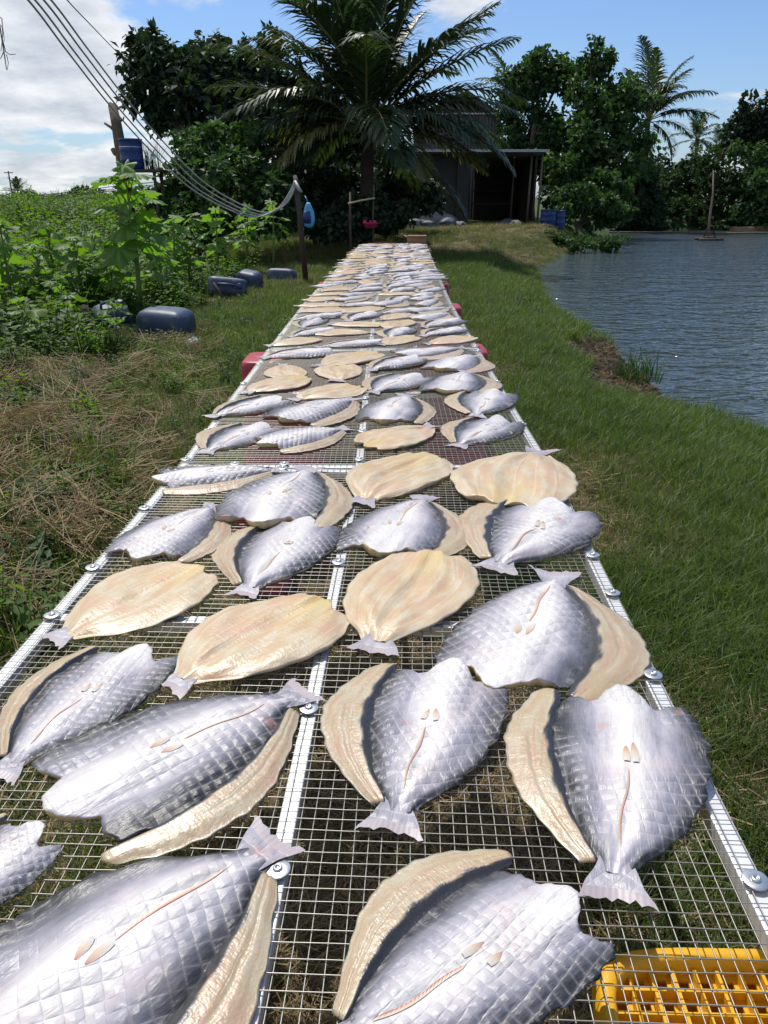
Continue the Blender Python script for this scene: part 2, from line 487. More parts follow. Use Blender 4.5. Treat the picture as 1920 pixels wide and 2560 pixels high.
M_SKIN = mat_skin()
M_FLESH = mat_flesh('fish_flesh', (0.50, 0.372, 0.218), (0.52, 0.30, 0.205), (0.54, 0.47, 0.335), (0.58, 0.44, 0.15))
M_FLAP = mat_flesh('fish_fillet', (0.405, 0.308, 0.195), (0.41, 0.255, 0.18), (0.445, 0.385, 0.275), (0.43, 0.345, 0.20))
M_TAIL = mat_fin('tail_edge', (0.36, 0.31, 0.33), (0.33, 0.28, 0.31), (0.40, 0.33, 0.345), 40.0)
M_FINO = mat_fin('orange_fin', (0.50, 0.27, 0.19), (0.56, 0.46, 0.35), (0.60, 0.56, 0.53))
M_FINA = mat_fin('anal_fin', (0.50, 0.15, 0.11), (0.56, 0.42, 0.30), (0.60, 0.52, 0.40))

# ------------------------------------------------------------------ the ground and the pond
SH_Y = np.array([-2, 3.0, 6.0, 7.2, 8.0, 10.8, 13.0, 17.0, 23.0, 29.0, 35.0, 45.0, 60.0])
SH_X = np.array([4.2, 3.6, 3.15, 2.85, 2.9, 3.05, 2.95, 3.3, 4.5, 6.6, 9.0, 12.5, 15.0])
WATER_Z = -0.35

def shore(y):
    return np.interp(y, SH_Y, SH_X)

def vnoise(x, y, s, seed=0):
    """cheap smooth noise from sines"""
    r_ = np.random.default_rng(seed)
    o = 0
    for k in range(5):
        a = r_.uniform(0, 2 * PI); f_ = s * (0.7 + 0.5 * k)
        o = o + np.sin((x * np.cos(a) + y * np.sin(a)) * f_ + r_.uniform(0, 6.28)) / (1 + 0.6 * k)
    return o / 2.4

def sstep(t):
    t = np.clip(t, 0, 1)
    return t * t * (3 - 2 * t)

def pond_d(x, y):
    wob = 0.10 * vnoise(x * 0, y, 2.6, 3) + 0.05 * vnoise(x * 0, y, 7.0, 4)
    return np.minimum(np.minimum(x - shore(y) + wob, (53.0 - 0.10 * x) - y), 48.0 - x)

def G(x, y):
    x = np.asarray(x, float); y = np.asarray(y, float)
    base = 0.45 * sstep((y - 15) / 18) + 0.035 * vnoise(x, y, 0.8, 1) * sstep((np.abs(x) - 0.7) / 1.5)
    base = base + 0.25 * sstep((-x - 4) / 10) * sstep((y - 6) / 10)
    d = pond_d(x, y)
    # gentle shoulder, then a small eroded step at the water
    k = sstep((d + 1.5) / 1.25)
    z = base * (1 - k) + (WATER_Z + 0.13) * k
    z = z - 0.21 * sstep((d + 0.18) / 0.22)
    z = z - 0.9 * sstep((d - 0.1) / 3.0)
    return z

def Gs(x, y):
    return float(G(x, y))

def mat_ground():
    m, h, p = new_mat('ground_soil')
    co = h.n('ShaderNodeNewGeometry').outputs['Position']
    soil = h.n('ShaderNodeAttribute', {'attribute_name': 'soil'}).outputs['Fac']
    lush = h.n('ShaderNodeAttribute', {'attribute_name': 'lush'}).outputs['Fac']
    n1 = h.noise(co, 1.1, 5, 0.6); n2 = h.noise(co, 9.0, 5, 0.65); n3 = h.noise(co, 60, 4, 0.6)
    dry = h.ramp(n2, [(0.3, (0.085, 0.06, 0.035)), (0.5, (0.15, 0.115, 0.06)), (0.7, (0.24, 0.19, 0.105))])
    gre = h.ramp(n2, [(0.3, (0.03, 0.05, 0.014)), (0.7, (0.075, 0.10, 0.03))])
    c = h.mix(h.step(h.math('ADD', lush, h.math('MULTIPLY', h.math('SUBTRACT', n1, 0.5), 0.8)), 0.35, 0.65), dry, gre)
    mud = h.ramp(n3, [(0.3, (0.035, 0.025, 0.017)), (0.7, (0.10, 0.072, 0.048))])
    c = h.mix(h.step(h.math('ADD', soil, h.math('MULTIPLY', h.math('SUBTRACT', n2, 0.5), 0.5)), 0.4, 0.6), c, mud)
    h.put(p.inputs['Base Color'], c)
    p.inputs['Roughness'].default_value = 0.95
    p.inputs['Specular IOR Level'].default_value = 0.2
    h.put(p.inputs['Normal'], h.bump(n3, 0.02, 0.8, h.bump(n2, 0.05, 0.8)))
    return m

def mud_mask(x, y):
    d = pond_d(x, y)
    prof = np.interp(y, [5.5, 6.3, 7.0, 8.5, 10.5, 12.0, 14.0, 15.5, 18], [0, 0.25, 0.95, 1.0, 0.8, 0.35, 0.6, 0.3, 0.1])
    wid = 0.42 + 0.50 * prof + 0.22 * vnoise(x, y, 3.0, 9)
    return sstep((d + wid) / 0.12) * prof * sstep((0.25 - d) / 0.1)

def lush_mask(x, y):
    right = sstep((x - 0.9) / 0.6) * sstep((3 - 0) / 1)
    band = 0.5 + 0.5 * vnoise(x, y, 1.6, 12)
    l = np.where(x > 0, 0.22 + 0.36 * sstep((x - 0.9) / 0.9) + 0.34 * vnoise(x, y, 1.9, 12) + .10, 0.15 + 0.25 * vnoise(x, y, 1.2, 13))
    l = l + np.where(x < -2.3, 0.6 * sstep((-x - 2.3) / 0.8) * sstep((y - 7) / 2), 0)
    l = np.where(y > 36, .95, l)
    return np.clip(l, 0, 1)

gx = np.concatenate([-np.geomspace(900, 14, 22), np.linspace(-13, -4.2, 24), np.linspace(-4, 5.2, 150), np.linspace(5.5, 16, 28), np.geomspace(17, 900, 24)])
gy = np.concatenate([[-60, -20, -8, -3], np.linspace(-1.5, 18, 230), np.linspace(18.4, 60, 70), np.geomspace(62, 1500, 20)])
GX, GY = np.meshgrid(gx, gy)
GZ = G(GX, GY) + 0.012 * vnoise(GX, GY, 7.0, 21) + 0.03 * vnoise(GX, GY, 11, 22) * mud_mask(GX, GY)
nyy, nxx = GX.shape
idx = np.arange(nyy * nxx).reshape(nyy, nxx)
F = np.stack([idx[:-1, :-1], idx[:-1, 1:], idx[1:, 1:], idx[1:, :-1]], -1).reshape(-1, 4)
gme = np_mesh('ground', np.stack([GX, GY, GZ], -1).reshape(-1, 3), F, mat_ground())
for nm, arr in (('soil', mud_mask(GX, GY)), ('lush', lush_mask(GX, GY))):
    a = gme.attributes.new(nm, 'FLOAT', 'POINT')
    a.data.foreach_set('value', arr.ravel().astype(np.float32))
tag(link('ground', gme), kind='structure')

def mat_water():
    m, h, p = new_mat('pond_water')
    co = h.n('ShaderNodeNewGeometry').outputs['Position']
    p.inputs['Base Color'].default_value = (0.050, 0.072, 0.080, 1)
    p.inputs['Roughness'].default_value = 0.06
    p.inputs['IOR'].default_value = 1.33
    p.inputs['Specular IOR Level'].default_value = 0.6
    a = h.noise(h.mapping(co, scale=(1.0, 1.7, 1), rot=(0, 0, 0.35)), 1.25, 2.5, 0.5, 0.6)
    b = h.noise(h.mapping(co, scale=(1.0, 1.6, 1), rot=(0, 0, -0.25)), 4.2, 2, 0.5, 0.4)
    c = h.noise(co, 0.5, 2, 0.5)
    hh = h.math('ADD', h.math('MULTIPLY', a, 1.0), h.math('MULTIPLY', b, 0.5))
    h.put(p.inputs['Normal'], h.bump(hh, 0.15, 1.0))
    return m

wx = np.concatenate([[2.0], np.linspace(3, 60, 40)]); wy = np.linspace(-4, 60, 60)
WX, WY = np.meshgrid(wx, wy)
ix = np.arange(WX.size).reshape(WX.shape)
F = np.stack([ix[:-1, :-1], ix[:-1, 1:], ix[1:, 1:], ix[1:, :-1]], -1).reshape(-1, 4)
tag(link('pond_water', np_mesh('pond_water', np.stack([WX, WY, np.full(WX.shape, WATER_Z)], -1).reshape(-1, 3), F, mat_water())), kind='structure')

# ------------------------------------------------------------------ instanced ground cover (stuff)
def blades_mesh(name, n, h0, h1, wid, spread, bend, mats, r_, droop=0.6):
    V, Fq = [], []
    for i in range(n):
        a = r_.uniform(0, 2 * PI); d = spread * math.sqrt(r_.random())
        bx, by = d * math.cos(a), d * math.sin(a)
        L = r_.uniform(h0, h1); t = r_.uniform(0, 2 * PI)
        lean = r_.uniform(0.15, 1.0) * bend
        dx, dy = math.cos(t), math.sin(t)
        wx_, wy_ = -dy * wid, dx * wid
        b = len(V)
        for k, s in enumerate((0, 0.4, 0.75, 1.0)):
            off = lean * L * s * s
            z = L * s * (1 - droop * lean * s * 0.6)
            ww = (1.0, 0.85, 0.55, 0.0)[k]
            cx, cy = bx + dx * off, by + dy * off
            if k < 3:
                V += [(cx - wx_ * ww, cy - wy_ * ww, z), (cx + wx_ * ww, cy + wy_ * ww, z)]
            else:
                V.append((cx, cy, z))
        Fq += [(b, b + 1, b + 3, b + 2), (b + 2, b + 3, b + 5, b + 4), (b + 4, b + 5, b + 6)]
    me = bpy.data.meshes.new(name)
    me.from_pydata(V, [], Fq)
    me.materials.append(mats)
    me.polygons.foreach_set('use_smooth', [True] * len(Fq))
    me.update()
    return me

def straw_mesh(name, n, L0, L1, spread, mats, r_, hgt=0.03, wid=0.0012):
    mb = MB()
    for i in range(n):
        a, d = r_.uniform(0, 2 * PI), spread * math.sqrt(r_.random())
        t = r_.uniform(0, PI); L = r_.uniform(L0, L1); cv = r_.uniform(-.25, .25)
        z = r_.uniform(0.004, hgt); tz = r_.uniform(-.3, .3)
        c = Vector((d * math.cos(a), d * math.sin(a), z)); dr = Vector((math.cos(t), math.sin(t), tz)); sd = Vector((-math.sin(t), math.cos(t), 0))
        pts = [c + dr * (s * L) + sd * cv * L * (s * s) for s in (-.5, 0, .5)]
        b = len(mb.v)
        for p in pts:
            q = max(p.z, 0.003)
            mb.v += [(p.x - sd.x * wid, p.y - sd.y * wid, q), (p.x + sd.x * wid, p.y + sd.y * wid, q + wid * .8)]
        mb.f += [(b, b + 1, b + 3, b + 2), (b + 2, b + 3, b + 5, b + 4)]; mb.m += [0, 0]
    return mb.mesh(name, mats)

def leaves_np(C, D, Nn, L, W, fold=0.25):
    """diamond leaves: base C, direction D, normal Nn, arrays"""
    D = D / np.linalg.norm(D, axis=1, keepdims=True)
    S = np.cross(D, Nn); S /= np.linalg.norm(S, axis=1, keepdims=True) + 1e-9
    Nn = np.cross(S, D)
    L = L[:, None]; W = W[:, None]
    mid = C + D * L * 0.45
    V = np.stack([C, mid + S * W + Nn * W * fold, C + D * L - Nn * L * 0.12, mid - S * W + Nn * W * fold], 1).reshape(-1, 3)
    b = np.arange(len(C))[:, None] * 4
    F = np.concatenate([b + [[0, 1, 2]], b + [[0, 2, 3]]], 0)
    return V, F

def weed_mesh(name, r_, n_stem, h, n_leaf, ll, lw, mat, spread=0.12):
    V, F = [], []
    C, D, N_, L, W = [], [], [], [], []
    mb = MB()
    for s in range(n_stem):
        a = r_.uniform(0, 2 * PI); tx, ty = math.cos(a) * r_.uniform(.05, .5), math.sin(a) * r_.uniform(.05, .5)
        bx, by = math.cos(a) * spread * r_.random(), math.sin(a) * spread * r_.random()
        H = h * r_.uniform(.6, 1.0)
        for k in range(n_leaf):
            t = (k + r_.random()) / n_leaf * .9 + .1
            th = k * 2.4 + r_.uniform(-.4, .4)
            C.append((bx + tx * H * t, by + ty * H * t, H * t))
            el = r_.uniform(-.3, .5)
            D.append((math.cos(th) * math.cos(el), math.sin(th) * math.cos(el), math.sin(el)))
            N_.append((r_.uniform(-.3, .3), r_.uniform(-.3, .3), 1))
            q = r_.uniform(.6, 1.15) * (1.1 - .5 * t)
            L.append(ll * q); W.append(lw * q)
        mb.tube([(bx, by, -.02), (bx + tx * H, by + ty * H, H)], [.006 * h / .5, .002], 3, 0, False)
    V1, F1 = leaves_np(np.array(C), np.array(D), np.array(N_, float), np.array(L), np.array(W))
    b = len(mb.v)
    mb.v += [tuple(p) for p in V1]; mb.f += [tuple(i + b for i in q) for q in F1]; mb.m += [0] * len(F1)
    return mb.mesh(name, mat)

def make_collection(name, meshes):
    c = bpy.data.collections.new(name)
    for i, me in enumerate(meshes):
        c.objects.link(bpy.data.objects.new('%s_%02d' % (name, i), me))
    return c

def scatter(name, P, rot, scl, ind, coll, kind='stuff', label=None, cat=None):
    me = bpy.data.meshes.new(name)
    me.vertices.add(len(P)); me.vertices.foreach_set('co', np.asarray(P, np.float32).ravel())
    a = me.attributes.new('rot', 'FLOAT_VECTOR', 'POINT'); a.data.foreach_set('vector', np.asarray(rot, np.float32).ravel())
    a = me.attributes.new('scl', 'FLOAT', 'POINT'); a.data.foreach_set('value', np.asarray(scl, np.float32))
    a = me.attributes.new('ind', 'INT', 'POINT'); a.data.foreach_set('value', np.asarray(ind, np.int32))
    me.update()
    o = link(name, me)
    ng = bpy.data.node_groups.new(name, 'GeometryNodeTree')
    ng.interface.new_socket('Geometry', in_out='INPUT', socket_type='NodeSocketGeometry')
    ng.interface.new_socket('Geometry', in_out='OUTPUT', socket_type='NodeSocketGeometry')
    q = NT(ng)
    gi = q.n('NodeGroupInput'); go = q.n('NodeGroupOutput')
    ci = q.n('GeometryNodeCollectionInfo', {'transform_space': 'ORIGINAL'})
    ci.inputs['Collection'].default_value = coll
    ci.inputs['Separate Children'].default_value = True
    ci.inputs['Reset Children'].default_value = True
    def na(nm, ty):
        return q.n('GeometryNodeInputNamedAttribute', {'data_type': ty}, {'Name': nm}).outputs[0]
    ip = q.n('GeometryNodeInstanceOnPoints')
    ip.inputs['Pick Instance'].default_value = True
    ng.links.new(gi.outputs[0], ip.inputs['Points'])
    ng.links.new(ci.outputs[0], ip.inputs['Instance'])
    ng.links.new(na('ind', 'INT'), ip.inputs['Instance Index'])
    er = q.n('FunctionNodeEulerToRotation', None, {0: na('rot', 'FLOAT_VECTOR')})
    ng.links.new(er.outputs[0], ip.inputs['Rotation'])
    ng.links.new(na('scl', 'FLOAT'), ip.inputs['Scale'])
    ng.links.new(ip.outputs[0], go.inputs[0])
    md = o.modifiers.new('scatter', 'NODES')
    md.node_group = ng
    tag(o, label, cat, None, kind)
    return o

def rand_pts(n, x0, x1, y0, y1, dens=None, near_bias=True):
    """points in a box; with near_bias density falls with distance"""
    if near_bias:
        u = rng.random(n)
        y = y0 + (y1 - y0) * u ** 1.7
    else:
        y = rng.uniform(y0, y1, n)
    x = rng.uniform(x0, x1, n)
    if dens is not None:
        k = rng.random(n) < dens(x, y)
        x, y = x[k], y[k]
    return x, y

r1 = random.Random(77)
gr_green = [blades_mesh('g%d' % i, 30, .035, .115, .0016, .06, 1.0, L_GRASS, r1) for i in range(4)]
gr_olive = [blades_mesh('o%d' % i, 28, .03, .095, .0014, .065, 1.2, L_GRASS2, r1) for i in range(3)]
gr_straw = [straw_mesh('s%d' % i, 16, .05, .16, .08, L_STRAW, r1) for i in range(3)]
gr_low = [blades_mesh('l%d' % i, 20, .015, .06, .0013, .06, 1.4, L_STRAW, r1) for i in range(2)]
C_GRASS = make_collection('tuft', gr_green + gr_olive + gr_straw + gr_low)   # 0-3 green, 4-6 olive, 7-9 straw, 10-11 dry blades

def grass_layer(name, n, x0, x1, y0, y1, choose, smin, smax, dens=None, grow=0.06, nb=True):
    x, y = rand_pts(n, x0, x1, y0, y1, dens, nb)
    k = (pond_d(x, y) < -0.06) & (mud_mask(x, y) < rng.uniform(.15, .9, len(x)))
    x, y = x[k], y[k]
    z = G(x, y) - 0.004
    rot = np.stack([rng.normal(0, .16, len(x)), rng.normal(0, .16, len(x)), rng.uniform(0, 6.28, len(x))], -1)
    s = rng.uniform(smin, smax, len(x)) * (1 + grow * np.maximum(y - 3, 0))
    s = np.minimum(s, smax * 2.0)
    return scatter(name, np.stack([x, y, z], -1), rot, s, choose(x, y), C_GRASS)

def choose_right(x, y):
    l = lush_mask(x, y) + rng.normal(0, .16, len(x))
    return np.where(l > .40, rng.integers(0, 4, len(x)), np.where(l > .17, rng.integers(4, 7, len(x)), rng.integers(7, 12, len(x))))

def choose_yard(x, y):
    l = .35 + .4 * vnoise(x, y, .8, 51) + rng.normal(0, .18, len(x))
    return np.where(l > .62, rng.integers(0, 4, len(x)), np.where(l > .2, rng.integers(4, 7, len(x)), rng.integers(7, 12, len(x))))

def choose_left(x, y):
    l = 0.68 + .35 * vnoise(x, y, 1.4, 33) + rng.normal(0, .22, len(x)) + 0.12 * sstep((y - 5) / 6)
    return np.where(l > .80, rng.integers(0, 4, len(x)), np.where(l > .45, rng.integers(4, 7, len(x)), rng.integers(7, 12, len(x))))

def choose_dry(x, y):
    l = 0.4 + .3 * vnoise(x, y, 2.4, 35) + rng.normal(0, .25, len(x))
    return np.where(l > .72, rng.integers(4, 7, len(x)), rng.integers(7, 12, len(x)))

grass_layer('bank_grass', 26000, 0.50, 4.4, 0.4, 20, choose_right, .8, 1.45)
grass_layer('verge_grass', 15000, -4.5, -0.45, 1.2, 18, choose_left, .75, 1.3)
grass_layer('trampled_grass', 7500, -0.75, 0.75, 0.2, 6, choose_dry, .7, 1.1)
grass_layer('yard_grass', 9000, -5, 9, 14, 34, choose_yard, 1.2, 1.9, nb=False, grow=0.02)

# heaps of cut straw beside the rack
def hay_dens(x, y):
    d1 = np.exp(-(((x + 2.35) / .75) ** 2 + ((y - 4.6) / 1.1) ** 2))
    d2 = np.exp(-(((x + 3.05) / .9) ** 2 + ((y - 6.4) / .9) ** 2))
    d3 = np.exp(-(((x + 1.55) / .5) ** 2 + ((y - 2.9) / .9) ** 2)) * .75
    d4 = np.exp(-(((x + 2.3) / .6) ** 2 + ((y - 8.8) / .9) ** 2)) * .5
    return np.clip(d1 + d2 + d3 + d4, 0, 1)
hay_m = [straw_mesh('h%d' % i, 34, .10, .34, .16, L_STRAW, r1, .10, .0016) for i in range(4)]
C_HAY = make_collection('hay', hay_m)
x, y = rand_pts(2300, -4.6, -0.8, 1.6, 10, hay_dens)
x, y = x[:470], y[:470]
hz_ = hay_dens(x, y)
scatter('cut_straw', np.stack([x, y, G(x, y) + rng.uniform(0, .16, len(x)) * hz_], -1),
        np.stack([rng.normal(0, .3, len(x)), rng.normal(0, .3, len(x)), rng.uniform(0, 6.28, len(x))], -1), rng.uniform(.7, 1.3, len(x)), rng.integers(0, 4, len(x)), C_HAY)

# weeds of the field
wd = [weed_mesh('w%d' % i, r1, 5, .42 + .1 * (i % 3), 11, .13 + .02 * (i % 2), .036, (L_FIELD, L_BRIGHT, L_FIELD, L_MID)[i % 4]) for i in range(8)]
gt = [blades_mesh('t%d' % i, 30, .25, .55, .005, .12, .8, (L_GRASS, L_FIELD)[i % 2], r1) for i in range(3)]
C_WEED = make_collection('weed', wd + gt)

def weed_edge(y):
    return np.interp(y, [2, 5, 7, 8.2, 10, 13, 18, 24], [-3.3, -3.35, -3.0, -2.65, -2.7, -2.85, -2.85, -2.85])

def weed_layer(name, n, x0, x1, y0, y1, smin, smax, nb=True):
    x, y = rand_pts(n, x0, x1, y0, y1, None, nb)
    k = x < weed_edge(y) + .25 * vnoise(x, y, 2.0, 41)
    for px_, py_, w_ in ((362, 735, .42), (240, 722, .30), (492, 645, .40), (540, 630, .34)):
        c_ = at_z(px_, py_, 0)
        u_ = (x * c_.y - y * c_.x) / c_.length; v_ = (x * c_.x + y * c_.y) / c_.length - c_.length
        k &= ~((np.abs(u_) < w_) & (v_ > -1.5) & (v_ < .35))
    x, y = x[k], y[k]
    d = np.clip((weed_edge(y) - x) / 1.2, 0.25, 1)
    s = rng.uniform(smin, smax, len(x)) * (.55 + .45 * d)
    rot = np.stack([rng.normal(0, .15, len(x)), rng.normal(0, .15, len(x)), rng.uniform(0, 6.28, len(x))], -1)
    ii = np.where(rng.random(len(x)) < .16, rng.integers(8, 11, len(x)), rng.integers(0, 8, len(x)))
    return scatter(name, np.stack([x, y, G(x, y) - .02], -1), rot, s, ii, C_WEED)

weed_layer('field_weeds', 3400, -9, -2.4, 3.0, 17, .75, 1.6)
weed_layer('meadow_weeds', 5200, -36, -4, 12, 46, 1.1, 1.9, nb=False)
weed_layer('far_meadow', 2600, -95, -8, 44, 130, 1.8, 3.0, nb=False)

r3 = random.Random(4)
def clod(i):
    m_ = MB().loft([(-.2, .5, .4, 0, 0), (.1, .55, .45, 0, 0), (.35, .45, .36, .05, 0), (.52, .2, .18, .05, .03)], 2.4, 9, noise=.2, seed=i)
    return m_.mesh('clod%d' % i, MATS['ground_soil_clod'])
simple('ground_soil_clod', (0.06, 0.043, 0.029), 0.9, 0, 0.45, 9, 0.02, 30, 0.25)
C_CLOD = make_collection('clod', [clod(i) for i in range(4)] + [straw_mesh('cs%d' % i, 8, .8, 2.6, 1.0, L_STRAW, r1, .5, .02) for i in range(2)])
y = rng.uniform(5.5, 16, 9000); x = shore(y) + rng.uniform(-1.1, .2, 9000)
k = mud_mask(x, y) > rng.uniform(.35, .9, 9000)
x, y = x[k], y[k]
scatter('mud_clods', np.stack([x, y, G(x, y)], -1), np.stack([rng.normal(0, .3, len(x)), rng.normal(0, .3, len(x)), rng.uniform(0, 6.28, len(x))], -1),
        rng.uniform(.015, .075, len(x)), rng.integers(0, 6, len(x)), C_CLOD)

y = rng.uniform(2.2, 9, 1000); x = rng.uniform(-4.2, -1.1, 1000)
k = x < -.42 * y + .25
x, y = x[k], y[k]
scatter('tall_grass', np.stack([x, y, G(x, y) - .01], -1), np.stack([rng.normal(0, .25, len(x)), rng.normal(0, .25, len(x)), rng.uniform(0, 6.28, len(x))], -1), rng.uniform(.25, .68, len(x)), np.where(rng.random(len(x)) < .62, rng.integers(8, 11, len(x)), rng.integers(0, 8, len(x))), C_WEED)
# small green sprouts through the straw and along the bank
x, y = rand_pts(1500, -4.2, -0.9, 1.8, 12)
k = rng.random(len(x)) < np.clip(.25 + (-x - 1.2) * .3, .08, 1)
x, y = x[k], y[k]
scatter('verge_sprouts', np.stack([x, y, G(x, y) - .01], -1), np.stack([x * 0, x * 0, rng.uniform(0, 6.28, len(x))], -1),
        rng.uniform(.16, .5, len(x)), rng.integers(0, 11, len(x)), C_WEED)

# ------------------------------------------------------------------ drying racks: a line of seven welded-mesh trays
TABLE_Z = 0.75
RACK_Y = [0.30, 2.335, 4.40, 6.45, 8.50, 10.55, 12.60, 14.65]
RACK_X = [-0.135, -0.062, -0.060, -0.050, 0.000, 0.055, 0.110, 0.165]
RACK_W = 1.2
ORD = ['zeroth', 'first', 'second', 'third', 'fourth', 'fifth', 'sixth', 'seventh', 'eighth', 'ninth', 'tenth']

def axis_x(y):
    return float(np.interp(y, RACK_Y, RACK_X))

wash_m = MB().lathe([(.0165, 0), (.0165, .0015), (.0157, .002), (.007, .0022)], n=20).mesh('washer', M_STEEL)
screw_m = MB().lathe([(.0066, .0022), (.0066, .0036), (.0054, .0052), (.003, .0057), (.0026, .0042)], n=12).mesh('screw', M_STEEL)

def wire_mesh(Wd, Ld, seed):
    """welded wire panel, spacing 19 mm, lying on the frame"""
    r_ = np.random.default_rng(seed)
    V, F = [], []
    sp, rad = 0.0193, 0.00092
    def add(ax, c, half, z):
        n = 18
        t = np.linspace(-half, half, n + 1)
        wob = .0012 * np.sin(t * r_.uniform(4, 9) + r_.uniform(0, 6)) + r_.normal(0, .0004, n + 1)
        zz_ = z + .0016 * np.sin(t * 5.1 + c * 7) * 0.6
        b = len(V)
        for i in range(n + 1):
            for dx, dz in ((-1, 0), (0, 1), (1, 0), (0, -1)):
                a = c + wob[i] + dx * rad
                p = (a, t[i], zz_[i] + dz * rad) if ax == 0 else (t[i], a, zz_[i] + dz * rad)
                V.append(p)
        for i in range(n):
            for k in range(4):
                k2 = (k + 1) % 4
                F.append((b + 4 * i + k, b + 4 * i + k2, b + 4 * i + 4 + k2, b + 4 * i + 4 + k))
    nx = int(Wd / sp); ny = int(Ld / sp)
    for i in range(nx + 1): add(0, -Wd / 2 + .004 + i * (Wd - .008) / nx, Ld / 2 - .002, .0012)
    for j in range(ny + 1): add(1, -Ld / 2 + .004 + j * (Ld - .008) / ny, Wd / 2 - .002, .0033)
    return np_mesh('wire_mesh', V, F, M_WIRE, True)

RACK_LABEL = ['nearest wire-mesh drying rack, above the yellow crate and carrying the biggest fish',
              'wire-mesh drying rack second from the near end of the line',
              'wire-mesh drying rack third from the near end of the line',
              'wire-mesh drying rack in the middle of the line of seven',
              'wire-mesh drying rack third from the far end of the line',
              'wire-mesh drying rack second from the far end of the line',
              'farthest wire-mesh drying rack, ending by the cardboard box and red tray']
WASH0 = [(1, .74), (1, 1.19), (1, 1.50), (1, 1.69), (1, 2.24), (-1, .8), (-1, 1.36), (-1, 1.58), (-1, 1.95), (-1, 2.25), (0, .735), (0, 1.07), (0, 1.63), (0, 2.02), (0, 2.26)]
wm_a = None
for k in range(7):
    y0, y1 = RACK_Y[k], RACK_Y[k + 1] - .022
    x0, x1 = RACK_X[k], RACK_X[k] + (RACK_X[k + 1] - RACK_X[k])
    Ld = y1 - y0
    rk = empty('drying_rack', ((x0 + x1) / 2, (y0 + y1) / 2, TABLE_Z), -math.atan2(x1 - x0, y1 - y0))
    tag(rk, RACK_LABEL[k], 'drying rack', 'drying racks in one long line')
    hw = RACK_W / 2
    zr = -.0145
    def rail(nm, c, size):
        o = MB().box(c, size).build(nm, M_ALU, rk)
        return bevel(o, .002, 2)
    rail('side_rail', (-hw + .014, 0, zr), (.028, Ld, .025))
    rail('side_rail', (hw - .014, 0, zr), (.028, Ld, .025))
    CX = -.018
    for yy in (-Ld / 2 + .014, 0.06 if k == 0 else 0.0, Ld / 2 - .014):
        rail('cross_rail', ((-hw + .028 + CX - .0125) / 2, yy, zr), (hw - .028 + CX - .0125 - .002, .028, .024))
        rail('cross_rail', ((hw - .028 + CX + .0125) / 2, yy, zr), (hw - .028 - CX - .0125 - .002, .028, .024))
    rail('centre_rail', (CX, 0, zr + .001), (.0245, Ld - .004, .025))
    if k == 0:
        wmesh = wire_mesh(RACK_W, Ld, 3)
    elif k == 1:
        wmesh = wm_a = wire_mesh(RACK_W, Ld, 4)
    else:
        wmesh = wm_a
    o = link('wire_mesh', wmesh, rk); o['kind'] = 'stuff'
    spots = []
    if k == 0:
        spots = [((-hw + .014, CX, hw - .014)[s + 1], yy - (y0 + y1) / 2) for s, yy in WASH0]
        spots += [(-.36, .06), (-.22, .06), (.2, .06), (.4, .06)]
    else:
        for s in (-hw + .014, CX, hw - .014):
            for q in range(6):
                spots.append((s, -Ld / 2 + .06 + q * (Ld - .12) / 5 + rnd.uniform(-.06, .06) * (0 < q < 5)))
    for yy in ((-Ld / 2 + .014,) if k else ()) + (Ld / 2 - .014,):
        spots += [(xx, yy) for xx in (-.42, -.26, .24, .42)]
    for sx, sy in spots:
        wo_ = link('washer', wash_m, rk)
        wo_.location = (sx + rnd.uniform(-.002, .002), sy, .0048)
        wo_.rotation_euler = (rnd.uniform(-.03, .03), rnd.uniform(-.03, .03), rnd.uniform(0, 6))
        if k < 3: link('screw', screw_m, wo_)

# ------------------------------------------------------------------ fish
def grid_mesh(name, X, Y, Z, mats, attrs=None, mi=None, uv=None, uvs=0.42):
    nu, nv = X.shape
    ix_ = np.arange(nu * nv).reshape(nu, nv)
    Fg = np.stack([ix_[:-1, :-1], ix_[:-1, 1:], ix_[1:, 1:], ix_[1:, :-1]], -1).reshape(-1, 4)
    c0 = np.stack([X, Y], -1)
    e1 = c0[1:, :-1] - c0[:-1, :-1]; e2 = c0[:-1, 1:] - c0[:-1, :-1]
    if (e2[..., 0] * e1[..., 1] - e2[..., 1] * e1[..., 0]).sum() < 0: Fg = Fg[:, ::-1]
    me = np_mesh(name, np.stack([X, Y, Z], -1).reshape(-1, 3), Fg, mats, True, mi)
    for k_, a_ in (attrs or {}).items():
        at = me.attributes.new(k_, 'FLOAT', 'POINT')
        at.data.foreach_set('value', np.ascontiguousarray(a_, dtype=np.float32).ravel())
    ul = me.uv_layers.new(name='UVMap')
    li = np.zeros(len(me.loops), dtype=np.int32); me.loops.foreach_get('vertex_index', li)
    U = uv if uv is not None else np.stack([X * uvs, Y * uvs], -1)
    ul.data.foreach_set('uv', U.reshape(-1, 2)[li].astype(np.float32).ravel())
    return me

def cp(u, pts):
    """smooth curve through control points"""
    xs, ys = np.array(pts).T
    u = np.asarray(u, float)
    m_ = np.gradient(ys, xs)
    i = np.clip(np.searchsorted(xs, u) - 1, 0, len(xs) - 2)
    h_ = xs[i + 1] - xs[i]; t = np.clip((u - xs[i]) / h_, 0, 1)
    return (ys[i] * (1 + 2 * t) * (1 - t) ** 2 + m_[i] * h_ * t * (1 - t) ** 2 + ys[i + 1] * t * t * (3 - 2 * t) + m_[i + 1] * h_ * t * t * (t - 1))

def wavy(r_, x, y, f, amp):
    o = 0
    for _ in range(4):
        a = r_.uniform(0, 6.28); k_ = f * r_.uniform(.6, 1.5)
        o = o + np.sin((x * math.cos(a) + y * math.sin(a)) * k_ + r_.uniform(0, 6.28))
    return o * amp / 2

